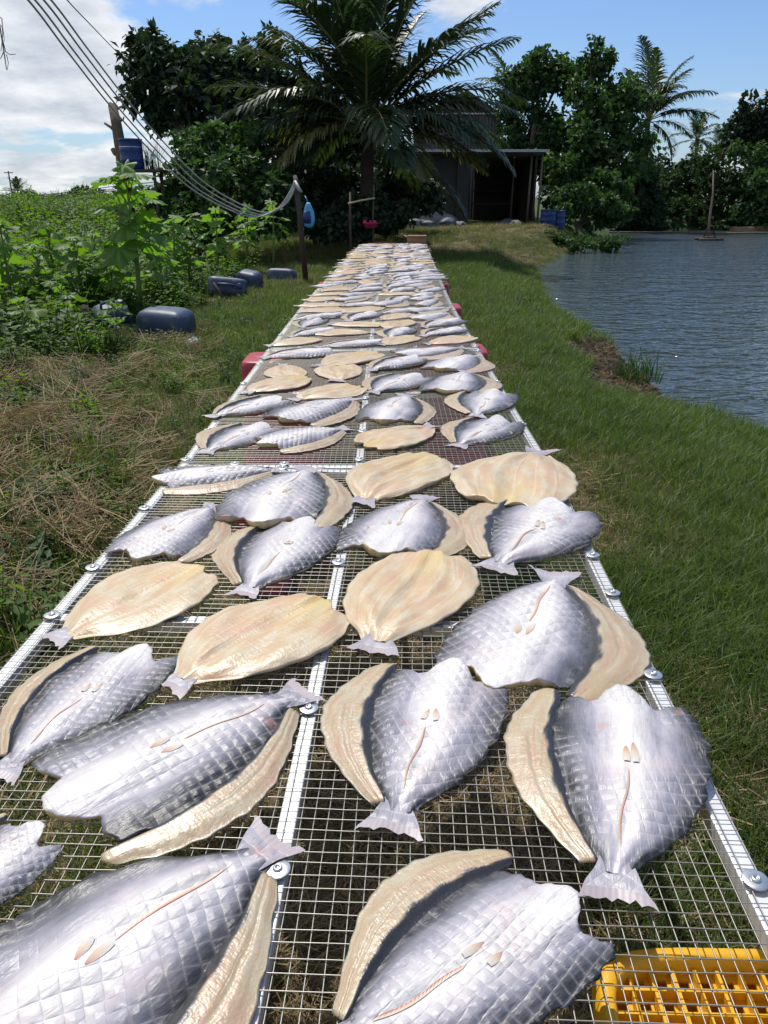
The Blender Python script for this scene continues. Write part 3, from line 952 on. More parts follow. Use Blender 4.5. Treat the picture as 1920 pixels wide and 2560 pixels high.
def tail_mesh(r_, bend, small=False, zt=.02):
    s = np.linspace(0, 1, 9)[:, None]; t = np.linspace(-1, 1, 15)[None, :]
    hw = .046 + (.112 * r_.uniform(.8, 1.12) - .046) * s ** 1.25
    X = t * hw + 0 * s
    Y = .165 - s * (.165 + (.022 * np.abs(t) ** 1.5) - .012) + .004 * np.sin(t * 19) * (s > .9)
    Z = zt * (1 - s) + .007 + .006 * np.sin(t * 3 + r_.uniform(0, 6)) * s + .010 * np.abs(t) * s * r_.uniform(-.3, 1)
    X = X + bend * (Y - .5) ** 2 * .6 + r_.uniform(-.02, .02) * s
    X = X + .006 * np.sin(s * 9 + r_.uniform(0, 6)) * s
    Y = Y + .007 * np.sin(t * r_.uniform(9, 17) + r_.uniform(0, 6)) * (s > .95)
    me = grid_mesh('tail_fin', X, Y, Z, [M_SKIN, M_TAIL], {'edge': .50 - .20 * s + .10 * np.abs(t) + 0 * t}, mi=np.repeat((np.arange(s.shape[0] - 1) >= s.shape[0] - 3).astype(int), t.shape[1] - 1), uvs=.42)
    return me

def skin_fish(seed, hi=True):
    r_ = random.Random(seed)
    NU, NV = (64, 40) if hi else (30, 22)
    bend = r_.uniform(-.12, .14)
    T = .044 * r_.uniform(.85, 1.2)
    jr, jl, jo = r_.uniform(.93, 1.07), r_.uniform(.9, 1.1), r_.uniform(.88, 1.1)
    Rp = [(.08, .050), (.15, .080), (.22, .145), (.30, .205), (.40, .262), (.50, .300), (.60, .326), (.70, .340), (.80, .340), (.90, .328), (1.05, .305)]
    Lp = [(.08, -.050), (.15, -.066), (.22, -.105), (.30, -.142), (.40, -.178), (.50, -.205), (.60, -.222), (.70, -.230), (.80, -.228), (.90, -.216), (1.05, -.200)]
    def Rr(u): return cp(u, Rp) * jr
    def Ll(u): return cp(u, Lp) * jl
    hp = [(-1, -.085 + r_.uniform(-.02, .02)), (-.72, -.055), (-.50, -.06 + r_.uniform(-.03, .02)), (-.28, -.005), (0, .045 + r_.uniform(-.015, .02)), (.22, .010),
          (.42, -.05 + r_.uniform(-.03, .025)), (.68, -.045 + r_.uniform(-.02, .02)), (.9, -.005 + r_.uniform(-.03, .02)), (1, -.035)]
    wv = [r_.uniform(0, 6.28) for _ in range(8)]
    curl = r_.uniform(-.1, .9)
    def hz(u, vn):
        tu = cp(u, [(.08, .15), (.11, .26), (.17, .62), (.26, .82), (.5, 1.0), (.8, .95), (1.05, .72)])
        a = np.abs(vn)
        h_ = T * tu * (.30 + .70 * (1 - a ** 2.4))
        h_ = h_ * (1 - .55 * sstep((-vn - .62) / .38))
        h_ = h_ + T * .16 * np.sin(vn * 6.5 + wv[0] + u * 1.5) * sstep((u - .2) / .3)
        h_ = h_ - T * .22 * np.exp(-((vn - .02) / .09) ** 2) * sstep((.62 - u) / .1) * sstep((u - .18) / .1)
        h_ = h_ - T * .26 * (np.exp(-((vn + .44 - .10 * (u - .6)) / .07) ** 2) + np.exp(-((vn - .44 - .25 * (u - .8)) / .07) ** 2)) * sstep((u - .52) / .25)
        h_ = h_ + T * .16 * np.exp(-(vn / .30) ** 2) * sstep((u - .60) / .2)
        h_ = h_ + T * .30 * curl * sstep((vn - .75) / .25) * np.sin(u * 7 + wv[1])
        h_ = h_ + T * .08 * np.sin(u * 17 + vn * 5 + wv[2]) + T * .06 * np.sin(u * 9 - vn * 11 + wv[3])
        h_ = h_ + T * .10 * np.sin(u * 31 + wv[4]) * sstep((a - .7) / .3)
        return np.maximum(h_, .0065)
    def XY(u, vn):
        x_ = Ll(u) + (Rr(u) - Ll(u)) * (vn + 1) / 2
        ragg = .006 * np.sin(u * 43 + wv[5]) + .004 * np.sin(u * 71 + wv[6])
        x_ = x_ + ragg * (np.abs(vn) > .95) * np.sign(vn)
        y_ = u + cp(vn, hp) * sstep((u - .66) / .34) + .004 * np.sin(vn * 33 + wv[7]) * sstep((u - .9) / .1)
        return x_ + bend * (y_ - .5) ** 2, y_
    u = np.linspace(.10, 1.0, NU)[:, None]; vn = np.linspace(-1, 1, NV)[None, :]
    X, Y = XY(u, vn); Z = hz(u, vn)
    # skirt: both sides and the cut head end turn down to the wires
    def pad(A, first, last):
        return np.concatenate([first, A, last], 1)
    X = pad(X, X[:, :1] + .006, X[:, -1:] - .008); Y = pad(Y, Y[:, :1], Y[:, -1:]); Z = pad(Z, Z[:, :1] * 0 + .001, Z[:, -1:] * 0 + .001)
    ed = np.clip(np.abs(vn + .03) ** 1.25 + 0 * u, 0, 1.0)
    ed = np.where(vn < 0, np.clip(np.abs(vn) ** 1.25 * 1.06, 0, 1.05), ed) + .13 * sstep((.30 - u) / .2) + 0 * u
    ed = pad(ed, ed[:, :1], ed[:, -1:])
    X = np.concatenate([X, X[-1:] * .985], 0); Y = np.concatenate([Y, Y[-1:] - .012], 0); Z = np.concatenate([Z, Z[-1:] * 0 + .001], 0); ed = np.concatenate([ed, ed[-1:]], 0)
    lane = np.broadcast_to(np.linspace(-1, 1, X.shape[1])[None, :], X.shape)
    nu, nv = X.shape
    mi = np.zeros((nu - 1, nv - 1), int); mi[:, 0] = 0; mi[:, -1] = 1; mi[-1, :] = 1
    parts = {'body': grid_mesh('body', X, Y, Z, [M_SKIN, M_FLESH], {'edge': ed, 'lane': lane, 'skin': ed * 0}, mi.ravel())}
    # the back fillet, folded out beside the dark back with its flesh up
    NW = 22 if hi else 14
    s = np.linspace(0, 1, NU)[:, None]; uu = .135 + s * (.975 - .135)
    Op = [(.12, -.085), (.2, -.17), (.30, -.262), (.40, -.328), (.50, -.372), (.60, -.392), (.70, -.390), (.80, -.366), (.90, -.322), (1.0, -.262)]
    inn = Ll(uu) + .016
    out = cp(uu, Op) * (1 + (jo - 1) * np.sin(PI * s)) + .006 * np.sin(uu * 31 + wv[1]) * np.sin(uu * 13 + wv[0]) + .003 * np.sin(uu * 83 + wv[2])
    w_ = np.linspace(0, 1, NW)[None, :]
    X = inn + (out - inn) * w_
    Y = uu + .02 * np.sin(w_ * 3) * sstep((s - .85) / .15) - .015 * sstep((.15 - s) / .15) * w_ + 0 * w_
    pk = np.sin(PI * np.clip(s * 1.0, 0, 1)) ** .35
    prof = np.where(w_ < .2, .25 + .65 * sstep(w_ / .2), np.where(w_ < .6, .90 - .22 * (w_ - .2) / .4, .68 - .58 * sstep((w_ - .55) / .45)))
    Z = T * .74 * prof * (.45 + .55 * pk) * (1 + .07 * np.sin(uu * 11 + wv[3]) + .02 * np.sin(uu * 29 + w_ * 7 + wv[4]))
    Z = Z - T * .13 * np.exp(-((w_ - .52) / .045) ** 2) * sstep((.75 - s) / .2)
    sk = sstep((.235 + .030 * np.sin(uu * 47 + wv[5]) + .02 * np.sin(uu * 23 + wv[6]) - w_) / .05) * 1.0
    ee = np.abs(2 * w_ - 1) + 0 * uu
    ln = w_ * 1.1 + 0 * uu
    X = np.concatenate([X, X[:, -1:] + .010], 1); Y = np.concatenate([Y, Y[:, -1:]], 1); Z = np.concatenate([Z, Z[:, -1:] * 0 + .001], 1)
    sk, ee, ln = (np.concatenate([q, q[:, -1:]], 1) for q in (sk, ee, ln))
    def capend(A, f=1.0, add=0.0): return np.concatenate([A[:1] * f - add, A, A[-1:] * f + add], 0)
    X = capend(X); Y = np.concatenate([Y[:1] + .004, Y, Y[-1:] - .004], 0); Z = np.concatenate([Z[:1] * 0 + .001, Z, Z[-1:] * 0 + .001], 0)
    sk, ee, ln = capend(sk), capend(ee), capend(ln)
    X = X + bend * (Y - .5) ** 2
    parts['fillet'] = grid_mesh('fillet', X, Y, Z, M_FLAP, {'edge': ee, 'lane': ln, 'skin': sk})
    parts['tail_fin'] = tail_mesh(r_, bend, zt=T * .12)
    if hi or True:
        fins = []
        gap_, len_, row_ = r_.uniform(.010, .030), r_.uniform(.7, 1.15), r_.uniform(-.03, .02)
        for sd in (-1, 1):
            s_ = np.linspace(0, 1, 5)[:, None]; t_ = np.linspace(-1, 1, 6)[None, :]
            ang = sd * r_.uniform(-.1, .35) + r_.uniform(-.15, .15)
            ll = .078 * len_ * r_.uniform(.8, 1.15)
            fx = t_ * (.004 + .0105 * np.sin(s_ * 2.5)) ; fy = -s_ * ll + 0 * t_
            x_ = .055 + sd * gap_ * r_.uniform(.8, 1.2) + fx * math.cos(ang) - fy * math.sin(ang) * 1.0
            y_ = .66 + row_ + r_.uniform(-.012, .012) + fy * math.cos(ang) + fx * math.sin(ang)
            vv = (x_ - bend * (y_ - .5) ** 2 - Ll(y_)) / (Rr(y_) - Ll(y_)) * 2 - 1
            z_ = hz(y_, vv) + .002 + .004 * s_ - .0025 * np.abs(t_)
            fins.append(grid_mesh('pelvic_fin', x_ + bend * (y_ - .5) ** 2, y_, z_, M_FINO, uv=np.stack([t_ * .5 + .5 + 0 * s_, s_ + 0 * t_], -1)))
        parts['pelvic_fin'] = fins
        s_ = np.linspace(0, 1, 26)[:, None]; t_ = np.linspace(0, 1, 4)[None, :]
        y_ = .545 - .33 * s_ - .022 * t_
        side = r_.choice((-1, 1))
        x_ = .05 - .035 * s_ + .006 * np.sin(s_ * 7 + wv[0]) + side * t_ * (.013 * np.sin(PI * np.clip(s_ * .92 + .06, 0, 1)) ** .6)
        vv = (x_ - Ll(y_)) / (Rr(y_) - Ll(y_)) * 2 - 1
        z_ = hz(y_, vv) + .0025 + .001 * t_
        parts['anal_fin'] = grid_mesh('anal_fin', x_ + bend * (y_ - .5) ** 2, y_, z_, M_FINA, uv=np.stack([s_ * 2 + 0 * t_, t_ + 0 * s_], -1))
    return parts

def flesh_fish(seed, hi=True):
    r_ = random.Random(seed)
    NU, NV = (64, 52) if hi else (30, 26)
    bend = r_.uniform(-.12, .12)
    T = .038 * r_.uniform(.85, 1.2)
    wv = [r_.uniform(0, 6.28) for _ in range(9)]
    ja, jb = r_.uniform(.88, 1.1), r_.uniform(.88, 1.1)
    Wp = [(.08, .055), (.15, .105), (.22, .17), (.30, .222), (.40, .268), (.50, .296), (.60, .312), (.70, .312), (.80, .295), (.90, .262), (1.05, .20)]
    side = r_.choice((-1, 1))
    hp = [(-1, -.06 + r_.uniform(-.03, .03)), (-.7, .0 + r_.uniform(-.02, .03)), (-.42, -.015 + r_.uniform(-.02, .02)), (-.15, .02 + r_.uniform(-.02, .03)), (.1, .035), (.38, -.02 + r_.uniform(-.02, .02)),
          (.7, .0 + r_.uniform(-.02, .03)), (1, -.05 + r_.uniform(-.03, .03))]
    u = np.linspace(.09, 1.0, NU)[:, None]; vn = np.linspace(-1, 1, NV)[None, :]
    wd_ = cp(u, Wp)
    X = np.where(vn < 0, vn * wd_ * ja, vn * wd_ * jb) + .004 * np.sin(u * 41 + wv[0]) * (np.abs(vn) > .95) + .02 * np.sin(u * 5 + wv[1])
    Y = u + cp(vn, hp) * sstep((u - .62) / .38)
    a = np.abs(vn)
    tu = cp(u, [(.08, .15), (.11, .28), (.17, .68), (.26, .95), (.5, 1.05), (.8, .85), (1.05, .55)])
    q = vn + .12 * np.sin(u * 3 + wv[2])
    Z = T * tu * (.32 + .68 * (1 - a ** 3.0))
    Z = Z * (1 - .42 * np.exp(-((q + .04) / .13) ** 2) * sstep((u - .12) / .15))
    Z = Z + T * (.08 * np.cos(q * 6.5 + wv[3] + 1.2 * np.sin(u * 4 + wv[0])) + .055 * np.cos(q * 12 + wv[4] + u * 4 + np.sin(q * 3)) + .035 * np.cos(q * 24 + wv[5] + 2 * np.sin(u * 7))) * sstep((u - .12) / .2) * (1 - a ** 4)
    Z = Z + T * (.14 * np.sin(u * 8 + vn * 3 + wv[6]) + .07 * np.sin(u * 19 + vn * 9 + wv[7]) + .16 * np.sin(u * 5 - vn * 4 + wv[8]) * a)
    Z = np.maximum(Z, .0065)
    ed = a + 0 * u; ln = vn + .14 * np.sin(u * 3 + wv[2])
    def pad(A, f, l): return np.concatenate([f, A, l], 1)
    X = pad(X, X[:, :1] + .008, X[:, -1:] - .008); Y = pad(Y, Y[:, :1], Y[:, -1:]); Z = pad(Z, Z[:, :1] * 0 + .001, Z[:, -1:] * 0 + .001)
    ed = pad(ed, ed[:, :1], ed[:, -1:]); ln = pad(ln, ln[:, :1], ln[:, -1:])
    X = np.concatenate([X, X[-1:] * .98], 0); Y = np.concatenate([Y, Y[-1:] - .012], 0); Z = np.concatenate([Z, Z[-1:] * 0 + .001], 0)
    ed = np.concatenate([ed, ed[-1:]], 0); ln = np.concatenate([ln, ln[-1:]], 0)
    X = X + bend * (Y - .5) ** 2
    return {'body': grid_mesh('body', X, Y, Z, M_FLESH, {'edge': ed, 'lane': ln, 'skin': ed * 0}), 'tail_fin': tail_mesh(r_, bend, zt=T * .12)}

SKIN_V = [skin_fish(900 + i, False) for i in range(11)]
FLESH_V = [flesh_fish(950 + i, False) for i in range(8)]
GROUP_FISH = 'split fish drying on the racks'

def place_fish(kind, tail, head, label, parts, wf=1.0, dz=0.0, fins=True, tilt=0.0):
    d = Vector((head[0] - tail[0], head[1] - tail[1]))
    L = d.length
    e = empty('split_fish', (tail[0], tail[1], TABLE_Z + .0048 + dz), math.atan2(d.y, d.x) - PI / 2, (L * wf, L, L))
    tag(e, label, 'fish', GROUP_FISH)
    for nm in ('body', 'fillet', 'tail_fin', 'anal_fin'):
        if nm in parts and (fins or nm != 'anal_fin'): link(nm, parts[nm], e)
    if fins:
        for q in parts.get('pelvic_fin', ()): link('pelvic_fin', q, e)
    return e

def tp(px, py):
    p = at_z(px, py, TABLE_Z + .01)
    return Vector((p.x, p.y))

# the front rack, fish by fish: (kind, pixel a, u at a, pixel b, u at b, width factor, label)
FRONT = [
    ('S', (588, 1812), .03, (215, 2120), .62, 1.0, 'huge silver fish skin up with square mesh imprint, cut off by the bottom left'),
    ('S', (655, 1492), .02, (155, 1765), .98, 1.0, 'long silver fish lying askew, cream flap below it, tail at the centre bar'),
    ('S', (-300, 2080), .02, (75, 1795), 1.0, 1.0, 'half-seen silver fish at the left border with only white belly and grey flank'),
    ('S', (-10, 1672), .02, (272, 1408), .98, .95, 'silver fish with dark folded back, on the left rail of the front rack'),
    ('F', (112, 1383), .02, (425, 1232), .98, 1.0, 'cream flesh-up fish on the outer rail, pale yellow fat at its upper end'),
    ('F', (368, 1488), .02, (690, 1312), .98, 1.0, 'cream flesh-up fish with grey tail pointing down, left of the centre bar'),
    ('S', (525, 1283), .02, (645, 1135), .97, 1.0, 'silver fish with flap on its left, just left of the centre bar'),
    ('S', (462, 1090), .02, (318, 1203), .97, 1.0, 'grey fish with scored dark flanks and a flap on its right, by the outer rail'),
    ('S', (668, 1012), .02, (585, 1135), .97, 1.05, 'silver fish, pink tail up, cream flap nearly touching the centre bar'),
    ('S', (612, 1012), .02, (352, 1040), .97, .9, 'slender silver fish lying crosswise along the far cross rail of the front rack'),
    ('F', (775, 1088), .02, (925, 990), .98, 1.0, 'flesh-up fish with bright yellow fat, just right of the centre bar by the cross rail'),
    ('F', (1165, 975), .02, (1075, 1088), .98, 1.1, 'smooth cream flesh-up fish, tail end away, by the pond-side rail'),
    ('S', (918, 1070), .02, (842, 1193), .97, 1.05, 'dark-flanked silver fish with pink tail up, right of the centre bar'),
    ('S', (1075, 1232), .02, (1178, 1097), .97, 1.1, 'silver fish with a flap on its left, reaching over the pond-side rail'),
    ('F', (803, 1408), .02, (925, 1205), .98, 1.0, 'pinkish ribbed flesh-up fish, grey tail towards the viewer, right of the centre bar'),
    ('S', (1212, 1238), .02, (1125, 1478), .97, 1.05, 'broad silver fish with small pink tail up and wide flap along the pond-side rail'),
    ('S', (838, 1795), .01, (930, 1452), .97, 1.0, 'silver fish standing upright, red belly slit, cream flap beside the centre bar'),
    ('S', (1335, 1948), .01, (1318, 1518), .97, 1.0, 'silver fish with diamond imprint and pink tail, above the yellow crate'),
    ('S', (752, 2235), .12, (1185, 1925), .98, .98, 'biggest silver fish at the bottom, dark back and long cream flap on its upper side'),
]
for i, (kd, a, ua, b, ub, wf, lab) in enumerate(FRONT):
    A, B = tp(*a), tp(*b)
    dv = (B - A) / (ub - ua)
    tail, head = A - dv * ua, A + dv * (1 - ua)
    pr = skin_fish(100 + i) if kd == 'S' else flesh_fish(200 + i)
    place_fish(kd, tail, head, lab, pr, wf, dz=.003 * (i % 3))

SIDE4 = ['outermost weed side', 'weed side of centre bar', 'pond side of centre bar', 'outermost pond side']
def fish_label(kd, rack, row, col, nrow=6):
    what = 'silver split fish with flap' if kd == 'S' else 'cream flesh-up split fish'
    return '%s, %s, %s row of %s rack' % (what, SIDE4[col], ORD[row], ORD[rack])

SECOND = [
    # rack two, digitised: row, col, kind, tail pixel, head pixel
    (1, 0, 'S', (438, 978), (560, 918)), (1, 1, 'S', (748, 926), (582, 963)), (1, 2, 'F', (925, 925), (808, 962)), (1, 3, 'S', (990, 966), (1078, 908)),
    (2, 0, 'S', (455, 903), (595, 862)), (2, 1, 'S', (768, 862), (622, 914)), (2, 2, 'S', (880, 850), (838, 912)), (2, 3, 'S', (1025, 902), (1050, 848)),
    (3, 0, 'F', (528, 852), (660, 818)), (3, 1, 'F', (640, 862), (765, 836)), (3, 2, 'S', (800, 850), (888, 812)), (3, 3, 'S', (1012, 803), (982, 852)),
    (4, 0, 'F', (608, 786), (622, 815)), (4, 1, 'F', (722, 824), (735, 790)), (4, 2, 'S', (800, 803), (892, 775)), (4, 3, 'S', (1028, 765), (962, 802)),
    (5, 0, 'S', (562, 774), (705, 756)), (5, 1, 'F', (678, 795), (812, 763)), (5, 2, 'S', (1010, 750), (868, 768)),
]
def pick(lst, k):
    return lst[k % len(lst)]
for i, (row, col, kd, a, b) in enumerate(SECOND):
    A, B = tp(*a), tp(*b)
    L = (B - A).length
    d = (B - A) / L
    Lc = min(max(L, .36), .46)
    mid = (A + B) / 2
    pr = (skin_fish(300 + i, True) if i < 8 else pick(SKIN_V, i)) if kd == 'S' else (flesh_fish(330 + i, True) if i < 10 else pick(FLESH_V, i))
    place_fish(kd, mid - d * Lc / 2, mid + d * Lc / 2, fish_label(kd, 2, row, col), pr, rnd.uniform(.95, 1.08), dz=.004 * (i % 3))
THIRD = ['FSFF', 'SFSS', 'SFFS', 'SSFS', 'FFSS', 'FSSS']
for rack in range(3, 8):
    y0, y1 = RACK_Y[rack - 1], RACK_Y[rack]
    nrow = 6 if rack < 5 else 7
    for row in range(1, nrow + 1):
        for col in range(4):
            yc = y0 + (y1 - y0) * (row - .5) / nrow + rnd.uniform(-.06, .06)
            xc = axis_x(yc) - .018 + (-.435, -.145, .155, .44)[col] + rnd.uniform(-.03, .03)
            if rack == 3: kd = THIRD[row - 1][col]
            else: kd = 'F' if rnd.random() < (.48, .42, .22, .2)[col] else 'S'
            fl = rnd.random() < (.5, .45, .4, .45)[col]
            ang = R(rnd.gauss(55, 16)) + (PI if fl else 0)
            if kd == 'F': ang = R(rnd.gauss(35, 20)) + (PI if rnd.random() < .35 else 0)
            d = Vector((math.cos(ang), math.sin(ang)))
            L = rnd.uniform(.36, .43)
            pr = pick(SKIN_V, rnd.randrange(60)) if kd == 'S' else pick(FLESH_V, rnd.randrange(60))
            mid = Vector((xc, yc)) - Vector((d.y, -d.x)) * 0.0
            if kd == 'S': mid = mid + Vector((d.y, -d.x)) * .02
            place_fish(kd, mid - d * L * .5, mid + d * L * .5, fish_label(kd, rack, row, col), pr, rnd.uniform(.9, 1.02), dz=.004 * rnd.random(), fins=rack < 5)

# ------------------------------------------------------------------ crates and tubs that carry the racks
def yellow_crate(loc, rz, label, detail=True):
    """upturned crate: raised rim, recessed lattice floor with ribs"""
    W_, D_, H_ = .60, .40, .30
    root = empty('plastic_crate', loc, rz)
    tag(root, label, 'crate')
    def rr(hx, hy, z, n=40, e=7): return [(hx * math.copysign(abs(math.cos(2 * PI * k / n)) ** (2 / e), math.cos(2 * PI * k / n)), hy * math.copysign(abs(math.sin(2 * PI * k / n)) ** (2 / e), math.sin(2 * PI * k / n)), z) for k in range(n)]
    n = 40
    def shell(loops):
        mb = MB(); vs = [p for l in loops for p in l]; fs = []
        for i in range(len(loops) - 1):
            for k in range(n):
                k2 = (k + 1) % n
                fs.append((i * n + k, i * n + k2, (i + 1) * n + k2, (i + 1) * n + k))
        return mb.add(vs, fs)
    shell([rr(.315, .215, 0), rr(.315, .215, .03), rr(.300, .200, .035), rr(.287, .190, H_ - .03), rr(.292, .195, H_ - .028)]).build('wall', M_YEL, root, True)
    shell([rr(.292, .195, H_ - .045), rr(.296, .199, H_ - .02), rr(.290, .193, H_ - .003), rr(.287, .190, H_), rr(.277, .180, H_), rr(.273, .176, H_ - .004), rr(.271, .174, H_ - .035)]).build('rim', M_YEL, root, True)
    zf = H_ - .030
    fl = MB()
    # floor plate as bars so that the square holes are real
    nx_, ny_ = 20, 12
    sx, sy = .54 / nx_, .346 / ny_
    for i in range(nx_ + 1): fl.box((-.27 + i * sx, 0, zf), (sx * .52, .344, .004))
    for j in range(ny_ + 1): fl.box((0, -.173 + j * sy, zf + .0006), (.538, sy * .48, .004))
    fl.build('floor', M_YEL, root)
    for i in range(1, nx_):
        MB().box((-.27 + i * sx, 0, zf + .009), (.004, .344, .014)).build('rib', M_YEL, root)
    for j in range(1, ny_):
        MB().box((0, -.173 + j * sy, zf + .0095), (.538, .004, .015)).build('rib', M_YEL, root)
    MB().lathe([(.034, zf), (.034, H_ - .012), (.031, H_ - .010), (.024, H_ - .010), (.022, H_ - .014), (.021, zf)], (0.02, -.03, 0), 24).build('boss', M_YEL, root)
    return root
yc_ = yellow_crate((.535, .480, .393), R(-1.5), 'yellow plastic crate seen through the mesh at the bottom right corner')
yellow_crate((.532, .484, Gs(.56, .46) - .005 + .07), R(-1), 'yellow plastic crate under the other one, standing on the ground')

def tub(name, x, y, w_, d_, h_, z0, mat, label, cat, rz=0.0):
    root = empty(name, (x, y, z0), rz)
    tag(root, label, cat, 'tubs and boxes under the racks')
    MB().loft([(0, w_ / 2 + .012, d_ / 2 + .012, 0, 0), (.028, w_ / 2 + .012, d_ / 2 + .012, 0, 0), (.03, w_ / 2, d_ / 2, 0, 0), (h_ * .5, w_ / 2 * .975, d_ / 2 * .975, 0, 0), (h_ - .03, w_ / 2 * .95, d_ / 2 * .95, 0, 0),
               (h_ - .008, w_ / 2 * .93, d_ / 2 * .93, 0, 0), (h_, w_ / 2 * .89, d_ / 2 * .89, 0, 0)], 7, 40).build('body', mat, root, True)
    for s in (-1, 1):
        b = MB().box((s * (w_ / 2 + .002), 0, h_ * .45), (.012, d_ * .35, .03)).build('handle', mat, root)
        bevel(b, .004)
    return root
TUBS = [
    (-.57, 4.34, .46, .34, .70, M_RED, 'red upturned tub jutting out on the weed side, nearest of the red ones', 1),
    (.44, 4.62, .36, .34, .70, M_RED, 'red upturned tub jutting out on the pond side beside the long fish', 1),
    (.44, 6.55, .42, .36, .72, M_RED, 'red upturned tub on the pond side, middle one of the three jutting out', 1),
    (.47, 8.4, .44, .36, .75, M_RED, 'red upturned tub on the pond side, third and farthest of the three jutting out', 1),
    (-.50, 8.35, .40, .36, .70, M_RED, 'red tub showing beyond the weed-side rail halfway down the line', 1),
    (.50, 11.6, .44, .5, .70, M_BLUE2, 'blue tub under the pond-side rail near the far end', 1),
    (.62, 14.2, .42, .36, .70, M_RED, 'dark red box under the far pond-side corner', 1),
    (-.50, 2.92, .20, .22, .62, M_RED, 'low dark red tub on the ground seen through the mesh under the second rack', 1),
    (-.4, 6.4, .40, .34, .70, M_RED, 'red tub under the weed-side rail of the third rack', 1),
    (-.25, 12.6, .5, .34, .70, M_RED, 'red tub under the weed side near the far end', 1),
    (-.28, 14.3, .44, .3, .69, M_RED, 'red tub under the far weed-side corner', 1),
]
for x, y, w_, d_, h_, mt, lab, _ in TUBS:
    z0 = Gs(x, y) - .01
    tub('plastic_tub', x, y, w_, d_, (.715 if y > 3 else .45) - z0, z0, mt, lab, 'tub')
# red tray and cardboard box at the far end
tr = empty('serving_tray', (-.02, 14.78, .72), R(3)); tag(tr, 'flat red tray at the far end of the last rack', 'tray')
MB().loft([(0, .25, .16, 0, 0), (.035, .27, .18, 0, 0), (.04, .275, .185, 0, 0), (.036, .262, .172, 0, 0), (.008, .243, .153, 0, 0)], 8, 36).build('body', M_RED, tr)
MB().box((0, 0, -.36), (.3, .25, .70)).build('stand', M_DARKW, tr)
cb = empty('cardboard_box', (.60, 14.86, Gs(.6, 14.9)), R(-6)); tag(cb, 'brown cardboard box standing at the far pond-side end of the racks', 'box')
bevel(MB().box((0, 0, .45), (.34, .26, .90)).build('body', M_CARD, cb), .006)
MB().box((0, -.16, .885), (.34, .06, .006), rot=Matrix.Rotation(R(-14), 3, 'X')).build('flap', M_CARD, cb)
MB().box((-.2, 0, .885), (.08, .26, .006), rot=Matrix.Rotation(R(25), 3, 'Y')).build('flap', M_CARD, cb)
MB().box((0, -.1315, .70), (.34, .002, .004)).build('seam', M_DARKW, cb)

# ------------------------------------------------------------------ jerrycans lying in the weeds
def jerrycan(loc, rz, rx, ry, mat, label, size=(.54, .36, .37), seed=0, handle=True):
    root = empty('jerrycan', loc)
    root.rotation_euler = (rx, ry, rz)
    tag(root, label, 'jerrycan', 'old blue jerrycans in the weeds')
    a, b, h_ = size[0] / 2, size[1] / 2, size[2]
    MB().loft([(-.06, a * .97, b * .97, 0, 0), (h_ * .25, a, b, 0, 0), (h_ * .30, a * .975, b * .975, 0, 0), (h_ * .36, a * .975, b * .975, 0, 0), (h_ * .41, a, b, 0, 0), (h_ * .68, a * .99, b * .99, 0, 0), (h_ * .82, a * .95, b * .95, 0, 0),
               (h_ * .92, a * .86, b * .84, 0, 0), (h_ * .98, a * .70, b * .66, 0, 0), (h_, a * .45, b * .4, 0, 0)], 6.0, 44, noise=.012, seed=seed).build('body', mat, root, True)
    if not handle: return root
    MB().tube([(-a * .5, 0, h_ - .03), (-a * .42, 0, h_ + .045), (0, 0, h_ + .06), (a * .30, 0, h_ + .045), (a * .36, 0, h_ - .02)], [.018] * 5, 8).build('handle', mat, root, True)
    MB().lathe([(.04, h_ - .02), (.04, h_ + .035), (.036, h_ + .04), (.012, h_ + .04)], (a * .62, 0, 0), 16).build('cap', mat, root, True)
    return root

def on_ground(px, py):
    """where the ray of a pixel meets the ground"""
    d = ray(px, py); p = Vector((0, 0, CAMZ))
    t = 1.0
    for _ in range(4000):
        q = p + d * t
        if q.z < Gs(q.x, q.y): break
        t *= 1.002
    return Vector((q.x, q.y, Gs(q.x, q.y)))

q = on_ground(362, 735); jerrycan(q - Vector((0, 0, .03)), R(-12), R(4), R(3), M_BLUE, 'dusty blue cut-off jerrycan, the largest, on straw at the edge of the weeds', (.60, .44, .40), 1, False)
q = on_ground(246, 722); jerrycan(q + Vector((0, .1, .02)), R(25), R(24), R(-10), M_BLUE, 'blue jerrycan with handle half hidden in leaves beside the largest one', (.42, .30, .36), 2)
q = on_ground(492, 645); jerrycan(q + Vector((0, 0, .12)), R(10), R(70), R(6), M_BLUE, 'blue jerrycan lying flat in the weeds, nearer of the two lying together', (.62, .30, .36), 3)
q = on_ground(540, 630); jerrycan(q + Vector((0, 0, .0)), R(-20), R(12), R(8), M_BLUE, 'dark blue-green jerrycan right behind the flat lying one', (.42, .32, .36), 4, False)
q = on_ground(609, 611); jerrycan(q + Vector((0, 0, -.05)), R(-4), R(-5), R(2), M_BLUE, 'blue jerrycan on dry grass closest to the racks', (.56, .40, .32), 5, False)

def stub(px, py, h_, r_, label, lean=.1):
    q = on_ground(px, py)
    e = empty('wood_post', q); tag(e, label, 'post')
    MB().tube([(0, 0, -.05), (lean * .5 * h_, 0, h_ * .5), (lean * h_, .02, h_)], [r_, r_ * .9, r_ * .8], 9).build('stem', M_DARKW, e, True)
    return e
stub(200, 742, .42, .055, 'short dark rotten post in the leaves beside the jerrycans', -.1)
stub(488, 655, .30, .03, 'thin dark stake leaning before the flat lying jerrycan', -.6)

q = on_ground(418, 755)
e = empty('plastic_scrap', q); tag(e, 'small crumpled white plastic scrap on the straw by the largest jerrycan', 'plastic scrap')
MB().loft([(-.02, .07, .06, 0, 0), (.05, .08, .06, 0, 0), (.10, .05, .04, .01, 0), (.12, .02, .015, .02, 0)], 2.6, 14, noise=.14, seed=4).build('body', M_WHITE, e)

